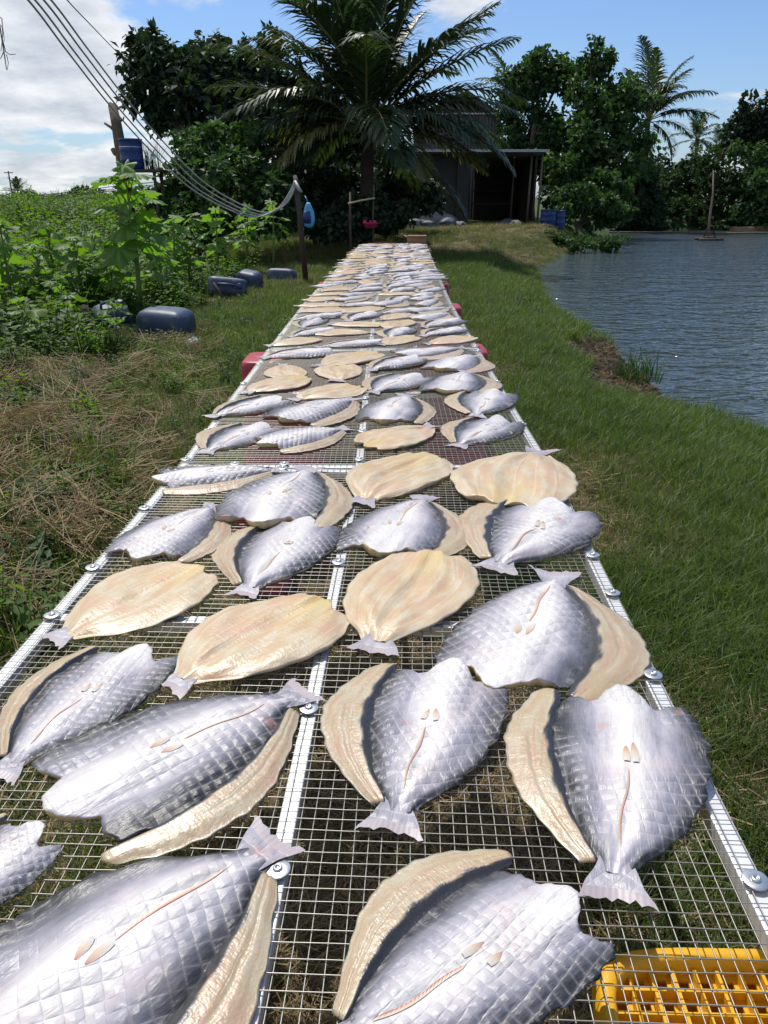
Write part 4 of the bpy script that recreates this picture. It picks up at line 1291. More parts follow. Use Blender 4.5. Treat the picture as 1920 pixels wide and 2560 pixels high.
# ------------------------------------------------------------------ plants with big leaves
def lobed_leaf(name, size, lobes, depth, r_, mat):
    n = 10 * lobes
    V = [(0, 0, 0)]
    for k in range(n + 1):
        t = k / n
        a = R(-150) + t * R(300)
        lob = abs(math.cos(t * PI * lobes)) if lobes > 1 else 1
        rad = size * (1 - depth + depth * (1 - abs(math.sin(PI * t * lobes))) ** .8) * (1 - .28 * abs(a) / R(150)) * (1 + .05 * math.sin(k * 2.9))
        x_, y_ = rad * math.sin(a), rad * math.cos(a)
        z_ = .10 * size * math.cos(t * PI * lobes * 2) - .28 * (rad ** 2) / size + .05 * size * math.sin(a * 3)
        V.append((x_, y_ , z_))
    V2 = [(0, 0, 0)] + [(x * .5, y * .5, z * .35 + .02 * size) for x, y, z in V[1:]] + V[1:]
    F = [(0, k, k + 1) for k in range(1, n + 1)]
    F += [(k, k + n + 1, k + n + 2, k + 1) for k in range(1, n + 1)]
    me = bpy.data.meshes.new(name)
    me.from_pydata(V2, [], F); me.materials.append(mat)
    me.polygons.foreach_set('use_smooth', [True] * len(F)); me.update()
    return me

r2 = random.Random(9)
LEAFM = [lobed_leaf('leaf', 1.0, 5, .42, r2, L_BIG), lobed_leaf('leaf', 1.0, 5, .30, r2, L_BIG), lobed_leaf('leaf', 1.0, 3, .25, r2, L_BRIGHT), lobed_leaf('leaf', 1.0, 7, .35, r2, L_BIG)]

def big_plant(loc, h_, n, size, label, seed, lean=(0, 0), kinds=(0, 1), crown=.35):
    r_ = random.Random(seed)
    e = empty('broadleaf_plant', loc)
    tag(e, label, 'plant', 'broad-leaved plants in the weeds')
    top = Vector((lean[0] * h_, lean[1] * h_, h_))
    mb = MB().tube([(0, 0, -.05), top * .5 + Vector((.02, 0, 0)), top], [.018 * h_ + .006, .014 * h_ + .004, .008], 7)
    for k in range(n):
        t = crown + (1 - crown) * (k + .5) / n
        p = top * t + (Vector((.02, 0, 0)) * math.sin(t * 3))
        a = k * 2.39996 + r_.uniform(-.5, .5)
        rl = size * r_.uniform(.75, 1.3) * (1.15 - .45 * t)
        out = Vector((math.cos(a), math.sin(a), .55 + .5 * t)).normalized() * rl * r_.uniform(.8, 1.3)
        if t > .93: out = Vector((out.x * .4, out.y * .4, rl * .7))
        mb.tube([p, p + out * .6 + Vector((0, 0, .03)), p + out], [.006, .005, .004], 5)
        lf = link('leaf', LEAFM[r_.choice(kinds)], e)
        lf.location = p + out
        s = size * r_.uniform(.62, 1.05) * (1.2 - .5 * t)
        lf.scale = (s, s, s)
        lf.rotation_euler = (R(r_.uniform(-40, 5)), R(r_.uniform(-18, 18)), a - PI / 2 + r_.uniform(-.3, .3))
    mb.build('stem', M_STEM, e, True)
    return e

PL = [
    ((308, 700), 1.75, 24, .36, 'tallest broad-leaved plant with bright lobed leaves, below the blue drum', (.0, 0), (0, 3)),
    ((375, 640), 1.15, 14, .27, 'broad-leaved plant right behind the tallest one', (.1, 0), (0, 1)),
    ((470, 610), 1.25, 16, .27, 'broad-leaved plant above the flat lying jerrycan', (.05, 0), (0, 1)),
    ((530, 598), 1.25, 16, .26, 'broad-leaved plant over the dark blue-green jerrycan', (.1, 0), (0, 1)),
    ((590, 585), 1.30, 16, .25, 'broad-leaved plant nearest the racks, against the dark trees', (.05, 0), (0, 1)),
    ((430, 590), 1.10, 14, .25, 'broad-leaved plant half hidden behind the row by the bush', (-.05, 0), (0, 1)),
    ((30, 720), 1.25, 18, .22, 'yellow-green plant at the left border, tallest there', (.05, 0), (1, 2)),
    ((95, 705), .95, 16, .19, 'yellow-green plant second from the left border', (.05, 0), (1, 2)),
    ((150, 742), .62, 9, .17, 'low bright plant next to the rotten post', (0, 0), (2, 1)),
    ((255, 752), .45, 8, .15, 'low plant before the jerrycan with the handle', (0, 0), (2, 1)),
    ((60, 790), .55, 10, .16, 'low leafy plant at the left border above the straw', (.05, 0), (2, 1)),
    ((20, 660), 1.15, 18, .24, 'broad-leaved plant behind the yellow-green ones at the left border', (.05, 0), (2, 1)),
    ((180, 690), .95, 16, .24, 'bushy bright plant between the left border and the tallest plant', (.02, 0), (2, 1)),
    ((120, 660), 1.05, 16, .24, 'bright bushy plant third from the left border', (.05, 0), (1, 2)),
    ((255, 690), .8, 14, .22, 'bright plant at the left foot of the tallest one', (-.05, 0), (2, 0)),
    ((350, 672), .85, 14, .22, 'leafy plant right behind the largest jerrycan', (.05, 0), (0, 1)),
    ((410, 640), .8, 12, .22, 'leafy plant between the largest and the flat jerrycan', (.02, 0), (0, 2)),
    ((215, 625), .95, 9, .2, 'broad-leaved plant standing alone among low weeds at left', (0, 0), (0, 2)),
    ((130, 600), .9, 9, .2, 'broad-leaved plant in the meadow, left of the lone one', (0, 0), (1, 2)),
]
for i, ((px, py), h_, n, s, lab, ln, kd) in enumerate(PL):
    big_plant(on_ground(px, py), h_, n, s, lab, 40 + i, ln, kd)

# ------------------------------------------------------------------ trees
def crown_mesh(blobs, n, leaf, mat, seed, clump=.22, per=14, droop=.35, wl=.36):
    r_ = np.random.default_rng(seed)
    B0 = np.array(blobs, float)
    sub = []
    for b in B0:
        for _ in range(9):
            v_ = r_.normal(size=3); v_ /= np.linalg.norm(v_)
            q_ = r_.uniform(.26, .52)
            sub.append((*(b[:3] + v_ * b[3:6] * r_.uniform(.62, 1.08)), *(b[3:6] * q_ * r_.uniform(.8, 1.2, 3))))
        sub.append((*b[:3], *(b[3:6] * .62)))
    B = np.array(sub)
    wgt = (B[:, 3] * B[:, 4] * B[:, 5]) ** (2 / 3); wgt /= wgt.sum()
    nc = max(1, n // per)
    bi = r_.choice(len(B), nc, p=wgt)
    d = r_.normal(size=(nc, 3)); d /= np.linalg.norm(d, axis=1, keepdims=True)
    rad = np.clip(r_.normal(.86, .17, nc), .25, 1.22)
    cc = B[bi, :3] + d * rad[:, None] * B[bi, 3:6]
    rm = B[bi, 3:6].mean(1) + B0[:, 3:6].mean() * .12
    ci = np.repeat(np.arange(nc), per)
    C = cc[ci] + r_.normal(size=(nc * per, 3)) * (clump * rm[ci])[:, None]
    D = d[ci] * .8 + r_.normal(size=C.shape) * .7; D[:, 2] -= droop
    N_ = d[ci] * .6 + r_.normal(size=C.shape) * .5; N_[:, 2] += .7
    L = leaf * r_.uniform(.6, 1.25, len(C))
    V, F = leaves_np(C, D, N_, L, L * wl)
    return np_mesh('crown', V, F, mat, False)

def limbs(mb, base, blobs, r0, r_, n=None):
    for b in blobs:
        c = Vector(b[:3])
        st = Vector(base) * 1.0
        mid = st.lerp(c, .5) + Vector((r_.uniform(-.2, .2), r_.uniform(-.2, .2), r_.uniform(.0, .3)))
        mb.tube([st, mid, c, c + Vector((r_.uniform(-.3, .3), r_.uniform(-.3, .3), b[5] * .7))], [r0, r0 * .65, r0 * .35, r0 * .1], 7, 0, False)

def tree(name, base, blobs, n, leaf, mat, label, cat, seed, r0=.14, fork=.35, group=None, **kw):
    """blobs are in world coordinates; the thing stands at its base"""
    r_ = random.Random(seed)
    e = empty(name, base); tag(e, label, cat, group)
    lb = [(b[0] - base[0], b[1] - base[1], b[2] - base[2], b[3], b[4], b[5]) for b in blobs]
    top = max(b[2] for b in lb)
    fk = (lb[0][0] * .3, lb[0][1] * .3, top * fork)
    mb = MB().tube([(0, 0, -.2), (fk[0] * .4, fk[1] * .4, fk[2] * .5), fk], [r0 * 1.25, r0, r0 * .85], 10, 0, False)
    limbs(mb, fk, lb, r0 * .6, r_)
    mb.build('trunk', M_BARK, e, True)
    link('crown', crown_mesh(lb, n, leaf, mat, seed, **kw), e)
    return e

def blob(px, py, depth, rx_px, rz_px, ry=None):
    p = at_d(px, py, depth); k = 1.15732 / FPX * depth
    return (p.x, p.y, p.z, rx_px * k, ry or rx_px * k * .85, rz_px * k)

def base_of(px, depth):
    p = at_d(px, 430, depth)
    return (p.x, p.y, Gs(p.x, p.y) - .05)

TG = 'trees around the yard and pond'
tree('broadleaf_tree', base_of(470, 26), [blob(400, 170, 26, 95, 70), blob(335, 130, 26, 60, 55), blob(470, 130, 27, 70, 55), blob(540, 190, 27, 75, 80), blob(330, 210, 26, 50, 50), blob(420, 240, 26, 80, 55), blob(300, 110, 26, 34, 30), blob(560, 110, 27, 40, 40)],
     10500, .30, L_DARK, 'tall dark broad-leaved tree behind the dead trunk, left of the coconut palm', 'tree', 1, .2, group=TG, clump=.20, per=12, wl=.30)
tree('broadleaf_tree', base_of(640, 27), [blob(640, 210, 27, 60, 70), blob(690, 260, 27, 70, 70), blob(590, 280, 26, 60, 60), blob(760, 330, 27, 70, 70)],
     6000, .28, L_DARK, 'dark tree filling the gap behind the coconut palm', 'tree', 2, .16, group=TG, clump=.2)
tree('leafy_bush', base_of(470, 18), [blob(440, 330, 18, 60, 55), blob(520, 330, 18.5, 70, 50), blob(390, 390, 17.5, 65, 55), blob(480, 410, 17.5, 90, 60), blob(580, 400, 18, 60, 60), blob(350, 430, 17.5, 45, 45), blob(600, 460, 18, 60, 50), blob(440, 470, 17, 80, 40)],
     11000, .17, L_MID, 'big round green bush in front of the tall dark tree, beside the drum', 'bush', 3, .10, group=TG, clump=.2, fork=.25)
tree('leafy_bush', base_of(690, 22), [blob(680, 440, 22, 60, 60), blob(740, 430, 23, 50, 70), blob(620, 430, 21, 50, 60), blob(830, 420, 24, 60, 60), blob(900, 400, 26, 50, 50)],  # last two blobs added as dark mass for the shed wall's shade
     7000, .22, L_DARK, 'dark bush under the coconut palm, widened to stand in for wall shade', 'bush', 4, .08, group=TG, clump=.22, fork=.2)
tree('leafy_bush', base_of(780, 18.6), [blob(740, 470, 18.6, 40, 34), blob(795, 458, 18.6, 44, 45), blob(850, 472, 18.8, 34, 30), blob(700, 480, 18.5, 36, 30)],  # added bush, covers the palm trunk with a dark zone
     3600, .17, L_DARK, 'dark bush added to darken the foot of the big coconut palm', 'bush', 14, .06, group=TG, clump=.24, fork=.2)
# trees beyond the shed
tree('broadleaf_tree', base_of(1150, 38), [blob(1110, 250, 38, 55, 75), blob(1150, 180, 38, 50, 45), blob(1165, 145, 38, 28, 30), blob(1190, 300, 38, 60, 70), blob(1110, 330, 38, 45, 50), blob(1210, 170, 38.5, 40, 45)],
     9000, .27, L_MID, 'green tree rising behind the shed roof, its top left of the tallest crown', 'tree', 5, .2, group=TG, clump=.18)
tree('broadleaf_tree', base_of(1270, 37), [blob(1275, 190, 37, 65, 60), blob(1278, 130, 37, 32, 38), blob(1330, 230, 37, 60, 60), blob(1250, 290, 37, 80, 80), blob(1340, 310, 37, 60, 70), blob(1230, 390, 36, 60, 60), blob(1310, 400, 36.5, 70, 60)],
     13500, .27, L_MID, 'tallest bushy green tree with a pointed top, right of the shed', 'tree', 6, .22, group=TG, clump=.18)
tree('leafy_bush', base_of(1255, 33), [blob(1240, 430, 33, 40, 30), blob(1290, 440, 33, 40, 28), blob(1330, 460, 33.5, 36, 26), blob(1215, 465, 32, 22, 20)],
     5200, .18, L_MID, 'green shrub at the foot of the tallest bushy tree', 'bush', 7, .06, group=TG, clump=.2, fork=.2)
tree('leafy_bush', base_of(1275, 28), [blob(1250, 522, 28, 44, 14), blob(1300, 524, 28.5, 40, 14), blob(1205, 516, 28, 36, 10), blob(1180, 510, 28, 30, 8)],
     2600, .13, L_MID, 'low dark bushes growing out over the pond corner before the shed', 'bush', 8, .03, group=TG, clump=.25, fork=.2)
tree('broadleaf_tree', base_of(1630, 50), [blob(1610, 270, 50, 42, 45), blob(1650, 250, 50, 40, 38), blob(1680, 290, 50, 60, 60), blob(1590, 300, 50, 28, 30)],
     6500, .34, L_DARK, 'dark rounded tree at the right border beyond the pond', 'tree', 9, .2, group=TG, clump=.18)
HB = [(1385, 46, [(1380, 400, 42, 45), (1400, 450, 50, 40), (1370, 480, 60, 12)], 'hedge bush beyond the pond, first from the tallest tree'),
      (1470, 50, [(1460, 420, 55, 45), (1500, 380, 45, 40), (1450, 465, 55, 26), (1460, 484, 60, 10)], 'hedge bush beyond the pond behind the long pole'),
      (1430, 53, [(1430, 385, 60, 26), (1390, 370, 40, 20)], 'flat-topped dark hedge bush beyond the pond, behind the others'),
      (1560, 48, [(1550, 380, 55, 50), (1590, 430, 60, 50), (1530, 450, 55, 35), (1560, 484, 60, 12)], 'rounded hedge bush beyond the pond, right of the long pole'),
      (1640, 46, [(1630, 350, 45, 40), (1660, 400, 60, 55), (1650, 460, 60, 35), (1650, 486, 50, 12)], 'hedge bush reaching the right border with paler sprays')]
for i, (px, dp, bl, lab) in enumerate(HB):
    tree('hedge_bush', base_of(px, dp), [blob(a, b, dp, c, d_) for a, b, c, d_ in bl], 5200, .30, (L_HEDGE, L_HEDGE, L_DARK, L_HEDGE, L_MID)[i], lab, 'bush', 20 + i, .09, group=TG, clump=.2, fork=.2)
for i, (px, py, dp, rx_, rz_, lab) in enumerate([(215, 430, 90, 26, 16, 'small grey-green tree on the far meadow edge, nearest the dead trunk'), (145, 433, 95, 24, 8, 'low pale shrub on the horizon left of the dead trunk'),
                                               (97, 434, 100, 8, 6, 'tiny shrub on the horizon between palm and pale shrub'), (170, 425, 85, 10, 12, 'slim sapling on the horizon left of the dead trunk'),
                                               (60, 428, 110, 24, 16, 'dark clump beside the small far palm on the horizon')]):
    tree('distant_shrub', base_of(px, dp), [blob(px, py, dp, rx_, rz_)], 900, .5, L_HEDGE, lab, 'tree', 60 + i, .08, clump=.25)

# ------------------------------------------------------------------ palms
def frond_mesh(L, th0, droop, r_, mat, nl=46, hang=.5, lw=.030, sway=0.0):
    mb = MB()
    n = 14
    pts, tg = [Vector((0, 0, 0))], []
    for i in range(n):
        s = (i + .5) / n
        th = th0 - droop * s ** 1.5
        t = Vector((math.cos(th), math.sin(sway * s), math.sin(th))).normalized()
        tg.append(t); pts.append(pts[-1] + t * (L / n))
    tg.append(tg[-1])
    mb.tube(pts, [.030 * (1 - .9 * i / n) * L / 3.6 + .003 for i in range(n + 1)], 5, 0)
    V, F = [], []
    for k in range(nl * 2):
        s = .16 + .84 * ((k // 2) + r_.random() * .6) / nl
        s = min(s, .995)
        sd = -1 if k % 2 else 1
        f = s * n; i = min(int(f), n - 1); a = f - i
        p = pts[i].lerp(pts[i + 1], a); t = tg[i]
        side = Vector((0, 1, 0)) * sd
        up = t.cross(side) * sd
        if up.z < 0: up = -up
        ll = L * .29 * (math.sin(PI * (s * .86 + .12)) ** .7) * r_.uniform(.85, 1.1)
        d0 = (side * (.9 - .35 * s) + t * (.5 + .5 * s) + up * r_.uniform(.05, .30)).normalized()
        d1 = (d0 + Vector((0, 0, -1)) * hang * r_.uniform(.6, 1.4)).normalized()
        d2 = (d1 + Vector((0, 0, -1)) * hang * r_.uniform(.8, 1.6)).normalized()
        wv = d0.cross(Vector((0, 0, 1)) + up).normalized() * lw * L / 3.6
        p1 = p + d0 * ll * .4; p2 = p1 + d1 * ll * .33; p3 = p2 + d2 * ll * .3
        b = len(mb.v)
        mb.v += [tuple(q) for q in (p - wv * .5, p + wv * .5, p1 - wv, p1 + wv, p2 - wv * .75, p2 + wv * .75, p3)]
        mb.f += [(b, b + 1, b + 3, b + 2), (b + 2, b + 3, b + 5, b + 4), (b + 4, b + 5, b + 6)]
        mb.m += [1, 1, 1]
    return mb.mesh('frond', [M_FROND_RIB, mat], False)

def palm(name, base, crown, L, fronds, label, seed, tr=.15, hang=.5, nl=46, mat=None, lw=.030, group='coconut palms'):
    r_ = random.Random(seed)
    mat = mat or L_PALM
    e = empty(name, base); tag(e, label, 'palm', group)
    c = Vector(crown) - Vector(base)
    mb = MB(); pts, rad = [], []
    for i in range(13):
        s = i / 12
        pts.append((c.x * s ** 1.3, c.y * s ** 1.3, -.1 + (c.z + .1) * s)); rad.append(tr * (1.25 - .35 * s) * (1 + .05 * (i % 2)))
    mb.tube(pts, rad, 10).build('trunk', M_PTRUNK, e, True)
    ms = []
    for az, th, dr, ll, old in fronds:
        f = link('frond', frond_mesh(L * ll, R(th), R(dr), r_, L_PALMY if old else mat, nl, hang, lw, r_.uniform(-.3, .3)), e)
        f.location = c + Vector((r_.uniform(-.05, .05), r_.uniform(-.05, .05), r_.uniform(-.1, .1)))
        f.rotation_euler = (0, 0, R(az))
    return e

# the big coconut palm behind the racks: azimuth 0 = to the right, 90 = away, 270 = towards the viewer
MAIN = []
rp = random.Random(31)
for k in range(9): MAIN.append((k * 40 + rp.uniform(-14, 14), rp.uniform(72, 86), rp.uniform(18, 42), rp.uniform(.95, 1.15), 0))
for k in range(9): MAIN.append((k * 40 + rp.uniform(-10, 10), rp.uniform(44, 64), rp.uniform(35, 70), rp.uniform(.9, 1.05), 0))
for k in range(8): MAIN.append((k * 45 + rp.uniform(-10, 10), rp.uniform(12, 34), rp.uniform(40, 75), rp.uniform(.85, 1.0), 0))
for k in range(2): MAIN.append((k * 180 + 12 + rp.uniform(-10, 10), rp.uniform(-28, -8), rp.uniform(30, 52), rp.uniform(.7, .9), 0))
for k in range(2): MAIN.append((k * 180 + 30 + rp.uniform(-10, 10), rp.uniform(60, 74), rp.uniform(22, 48), rp.uniform(.85, 1.05), 0))
for k in range(7): MAIN.append((k * 51 + 20 + rp.uniform(-10, 10), rp.uniform(-15, 8), rp.uniform(35, 60), rp.uniform(.75, .95), int(k % 3 == 0)))
MAIN += [(2, 38, 26, 1.12, 0), (8, 50, 22, 1.12, 0), (182, 42, 40, 1.12, 0), (176, 24, 30, 1.10, 0), (188, 10, 42, 1.05, 0), (222, 2, 60, .95, 1), (300, -5, 55, .8, 1), (350, 8, 62, 1.05, 0)]
MAIN += [(a_, t_, d_, l_, 0) for a_, t_, d_, l_ in ((352, 22, 50, 1.05), (12, 14, 48, 1.0), (340, 6, 45, .95), (20, 0, 40, .9), (4, 30, 55, 1.1), (170, 8, 45, 1.0), (195, 20, 50, 1.0), (330, 18, 60, .95), (212, 14, 55, .95))]
pc = at_d(795, 275, 20)
palm('coconut_palm', base_of(790, 20.5), pc, 3.95, MAIN, 'big coconut palm with wide fronds in the middle, behind the far end of the racks', 71, .17, .42, nl=40, lw=.040)
def ring(seed, n1, n2, n3):
    r_ = random.Random(seed); o = []
    for k in range(n1): o.append((360 * k / n1 + r_.uniform(-15, 15), r_.uniform(60, 82), r_.uniform(25, 55), r_.uniform(.9, 1.1), 0))
    for k in range(n2): o.append((360 * k / n2 + r_.uniform(-15, 15), r_.uniform(25, 50), r_.uniform(40, 75), r_.uniform(.9, 1.1), 0))
    for k in range(n3): o.append((360 * k / n3 + r_.uniform(-15, 15), r_.uniform(-20, 10), r_.uniform(35, 60), r_.uniform(.8, .95), 0))
    return o
palm('coconut_palm', base_of(1385, 45), at_d(1400, 262, 45), 3.7, ring(3, 6, 8, 6) + [(5, 45, 60, 1.15, 0), (0, 20, 45, 1.1, 0), (100, 85, 20, 1.25, 0)], 'coconut palm with a slim trunk right of the tallest bushy tree', 72, .15, .5, 34, lw=.045)
palm('coconut_palm', base_of(1105, 43), at_d(1112, 210, 43), 2.7, ring(4, 5, 7, 4), 'coconut palm whose crown shows behind the shed roof', 73, .14, .5, 30, lw=.05)
palm('coconut_palm', base_of(1500, 58), at_d(1505, 300, 58), 2.2, ring(5, 4, 6, 4), 'small coconut palm between the slim palm and the dark border tree', 74, .12, .5, 26, lw=.06)
palm('coconut_palm', base_of(1560, 62), at_d(1548, 315, 62), 1.6, ring(6, 3, 5, 3), 'smallest palm of the row left of the dark border tree', 75, .1, .5, 22, lw=.06)
palm('coconut_palm', base_of(38, 110), at_d(38, 418, 110), 2.6, ring(7, 5, 6, 4), 'tiny far palm on the left horizon', 76, .2, .5, 22, lw=.09)

# ------------------------------------------------------------------ dead trunk, drum on its stand
dt = empty('dead_trunk', base_of(268, 17)); tag(dt, 'bare sawn-off tree trunk with broken stubs beside the blue drum', 'trunk')
B0 = Vector(dt.location)
def lp(px, py, dp=17): return at_d(px, py, dp) - B0
MB().tube([(0, 0, -.2), lp(268, 420), lp(268, 380), lp(262, 330), lp(252, 270), lp(243, 228)], [.17, .15, .14, .13, .115, .10], 12).build('trunk', M_BARK, dt, True)
for pts, rr_ in (([(250, 285), (240, 275), (226, 266)], [.04, .035, .025]), ([(260, 335), (248, 330), (243, 322)], [.07, .06, .05]), ([(246, 235), (240, 226), (237, 222)], [.05, .04, .03]), ([(252, 236), (262, 230), (272, 229)], [.03, .02, .01]), ([(258, 262), (266, 258), (268, 252)], [.03, .02, .012]), ([(266, 345), (278, 380), (283, 395)], [.03, .03, .02])):
    MB().tube([lp(*q) for q in pts], rr_, 7).build('branch', M_DEAD, dt, True)
dr = empty('drum', at_d(288, 366, 16.6), 0.0, (.84, .84, .86)); tag(dr, 'blue plastic drum raised on a wooden stand against the dead trunk', 'drum')
MB().lathe([(.27, 0), (.285, .03), (.285, .2), (.293, .22), (.285, .24), (.285, .42), (.293, .44), (.285, .46), (.285, .64), (.297, .66), (.297, .69), (.28, .69), (.27, .62)], n=32).build('body', M_BLUE2, dr, True)
MB().lathe([(.287, .49), (.289, .5), (.287, .51)], n=32).build('band', M_STEEL, dr, True)
st = empty('drum_stand', (dr.location.x + .12, dr.location.y, Gs(dr.location.x, dr.location.y))); tag(st, 'rough wooden stand below the blue drum', 'stand')
hh_ = dr.location.z - st.location.z
MB().box((.05, 0, hh_ - .03), (1.0, .7, .05)).build('platform', M_DARKW, st)
for sx in (-.3, .4):
    for sy in (-.28, .28):
        MB().tube([(sx, sy, -.1), (sx, sy, hh_ - .057)], .035, 7).build('leg', M_DARKW, st, True)
dp_ = empty('dry_plant', (dr.location.x + .38, dr.location.y + .1, dr.location.z)); tag(dp_, 'dry straggly plant growing on the stand beside the blue drum', 'plant')
wv_ = blades_mesh('foliage', 60, .35, .75, .008, .2, .7, L_STRAW, r2); wv_.materials[0] = L_HEDGE
link('foliage', wv_, dp_)

# ------------------------------------------------------------------ cables
def cable(nm, pts, rad, mat, label, group=None):
    P_ = [at_d(*q) for q in pts]
    # Catmull-Rom
    out = []
    for i in range(len(P_) - 1):
        p0, p1, p2, p3 = P_[max(i - 1, 0)], P_[i], P_[i + 1], P_[min(i + 2, len(P_) - 1)]
        for k in range(8):
            t = k / 8
            out.append(.5 * ((2 * p1) + (p2 - p0) * t + (2 * p0 - 5 * p1 + 4 * p2 - p3) * t * t + (3 * p1 - p0 - 3 * p2 + p3) * t ** 3))
    out.append(P_[-1])
    o = MB().tube(out, rad, 6).build(nm, mat, None, True)
    tag(o, label, 'cable', group)
    return o
CG = 'grey cables sagging to the palm'
CB = [(-40, -110, 6.0), (78, 0, 7.0), (165, 115, 8.6), (250, 225, 10.2), (335, 322, 11.5), (420, 405, 12.6), (500, 452, 13.4), (560, 470, 13.8), (605, 452, 14), (630, 415, 14), (636, 392, 14)]
for i, (ox, oy, sag, lab) in enumerate([(-22, -4, 0, 'lowest of the four sagging grey cables at the top left border'), (-5, -2, -3, 'second lowest of the four sagging grey cables at the top left'), (14, -2, -7, 'second highest of the four sagging grey cables at the top left'), (28, -4, -12, 'highest of the four sagging grey cables at the top left')]):
    n_ = len(CB)
    pts = []
    for j, (a, b, c) in enumerate(CB):
        s = 1 - j / (n_ - 1)
        pts.append((a + ox * s ** .7, b + oy * s + sag * math.sin(PI * min(1, j / (n_ - 1))) * 1.0, c + .05 * i))
    cable('cable', pts, .011, M_CABLE, lab, CG)
cable('cable', [(100, -60, 9), (145, 0, 11), (200, 58, 14), (258, 118, 18), (330, 190, 24)], .009, M_CABLED, 'thin single dark cable running into the tall dark tree')
for i, (y0, y1, lab) in enumerate([(424, 402, 'top far utility cable over the meadow at left'), (431, 408, 'middle far utility cable over the meadow at left'), (436, 411, 'bottom far utility cable over the meadow at left')]):
    cable('cable', [(-60, y0 + 2, 60), (60, y0 - 1, 55), (150, (y0 + y1) / 2 + 2, 50), (250, y1, 44), (330, y1 - 8, 40)], .022, M_CABLED, lab, 'far utility cables over the meadow')
up = empty('utility_pole', base_of(28, 108)); tag(up, 'thin far utility pole next to the tiny palm on the horizon', 'pole')
MB().tube([(0, 0, 0), (0, 0, 4.2)], .09, 6).build('shaft', M_DARKW, up, True)
MB().box((0, 0, 4.0), (1.2, .1, .1)).build('crossarm', M_DARKW, up)
# the post where the cables end
kp = empty('cable_post', base_of(655, 14.2)); tag(kp, 'leaning dark wooden post where the sagging cables end', 'post')
k0 = Vector(kp.location)
MB().tube([(0, 0, -.1), at_d(648, 470, 14.2) - k0, at_d(640, 395, 14.2) - k0, at_d(637, 380, 14.2) - k0], [.055, .05, .045, .04], 9).build('shaft', M_DARKW, kp, True)
MB().tube([at_d(637, 392, 14.1) - k0, at_d(645, 408, 14.05) - k0, at_d(652, 415, 14.1) - k0], [.03, .035, .02], 8).build('cable_knot', M_CABLE, kp, True)
bg_ = empty('hanging_bag', at_d(667, 466, 14)); tag(bg_, 'light and dark blue plastic bag hanging on the leaning post', 'bag')
MB().loft([(-.20, .04, .03, 0, 0), (-.17, .085, .05, 0, 0), (-.05, .105, .06, 0, 0), (.08, .09, .05, 0, 0), (.17, .055, .035, 0, 0), (.22, .03, .02, 0, 0)], 2.4, 18, noise=.05, seed=2).build('body', M_SKYBAG, bg_, True)
MB().loft([(-.13, .065, .015, -.025, -.055), (-.02, .075, .015, -.03, -.058), (.08, .05, .012, -.025, -.05)], 2.6, 14).build('print', M_BLUE2, bg_, True)
MB().tube([(0, 0, .2), (-.03, .02, .28), (-.06, .05, .33)], .008, 5).build('strap', M_SKYBAG, bg_, True)

# rail with the pink basin
pr_ = empty('wood_rail', base_of(757, 17)); tag(pr_, 'thin upright stick with a crooked crossbar behind the far end of the racks', 'rail')
k0 = Vector(pr_.location)
MB().tube([(0, 0, -.1), at_d(756, 470, 17) - k0, at_d(757, 415, 17) - k0], [.035, .03, .025], 8).build('post', M_DARKW, pr_, True)
MB().tube([at_d(807, 535, 17) - k0, at_d(806, 470, 17) - k0, at_d(808, 400, 17) - k0], [.02, .018, .014], 7).build('post', M_DARKW, pr_, True)
MB().tube([at_d(752, 440, 16.95) - k0, at_d(780, 433, 16.95) - k0, at_d(810, 428, 16.95) - k0], [.022, .02, .018], 8).build('crossbar', M_BAMBOO, pr_, True)
pb = empty('pink_basin', at_d(800, 492, 17)); tag(pb, 'pink plastic basin standing on the stick behind the racks', 'basin')
MB().loft([(0, .12, .10, 0, 0), (.09, .155, .135, 0, 0), (.095, .17, .15, 0, 0), (.105, .17, .15, 0, 0), (.1, .15, .13, 0, 0), (.02, .115, .095, 0, 0)], 4, 28).build('body', M_PINK, pb, True)
for s, (a, b) in enumerate([(-.12, .10), (.10, .1), (.0, .13)]):
    MB().box((a, 0, .13), (.07, .03, .05), rz=s).build('rag', M_PINK, pb)

# ------------------------------------------------------------------ the shed
SD = 32.0
def wx_(px, d=SD): return at_d(px, 430, d).x
def wz_(py, d=SD): return at_d(830, py, d).z
SY = at_d(830, 430, SD).y
gz = Gs(wx_(1000), SY)
shed = empty('shed', (wx_(1000), SY, gz)); tag(shed, 'dark open-fronted shed with concrete pillar and flat metal roof', 'shed')
S0 = Vector(shed.location)
def sb(nm, x0, x1, y0, y1, z0, z1, mat, bev=0):
    o = MB().box(((x0 + x1) / 2 - S0.x, (y0 + y1) / 2 - S0.y, (z0 + z1) / 2 - S0.z), (x1 - x0, y1 - y0, z1 - z0)).build(nm, mat, shed)
    if bev: bevel(o, bev)
    return o
ze = wz_(334)
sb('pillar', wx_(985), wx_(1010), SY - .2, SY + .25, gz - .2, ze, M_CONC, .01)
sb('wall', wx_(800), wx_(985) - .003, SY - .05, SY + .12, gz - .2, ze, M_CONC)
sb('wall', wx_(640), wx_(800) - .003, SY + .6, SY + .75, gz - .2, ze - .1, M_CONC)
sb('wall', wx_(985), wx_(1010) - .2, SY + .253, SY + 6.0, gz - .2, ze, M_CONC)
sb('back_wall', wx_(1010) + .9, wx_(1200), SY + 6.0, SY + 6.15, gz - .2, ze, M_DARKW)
sb('side_wall', wx_(1166), wx_(1166) + .1, SY + 1.6, SY + 5.98, gz - .2, ze, M_DARKW)
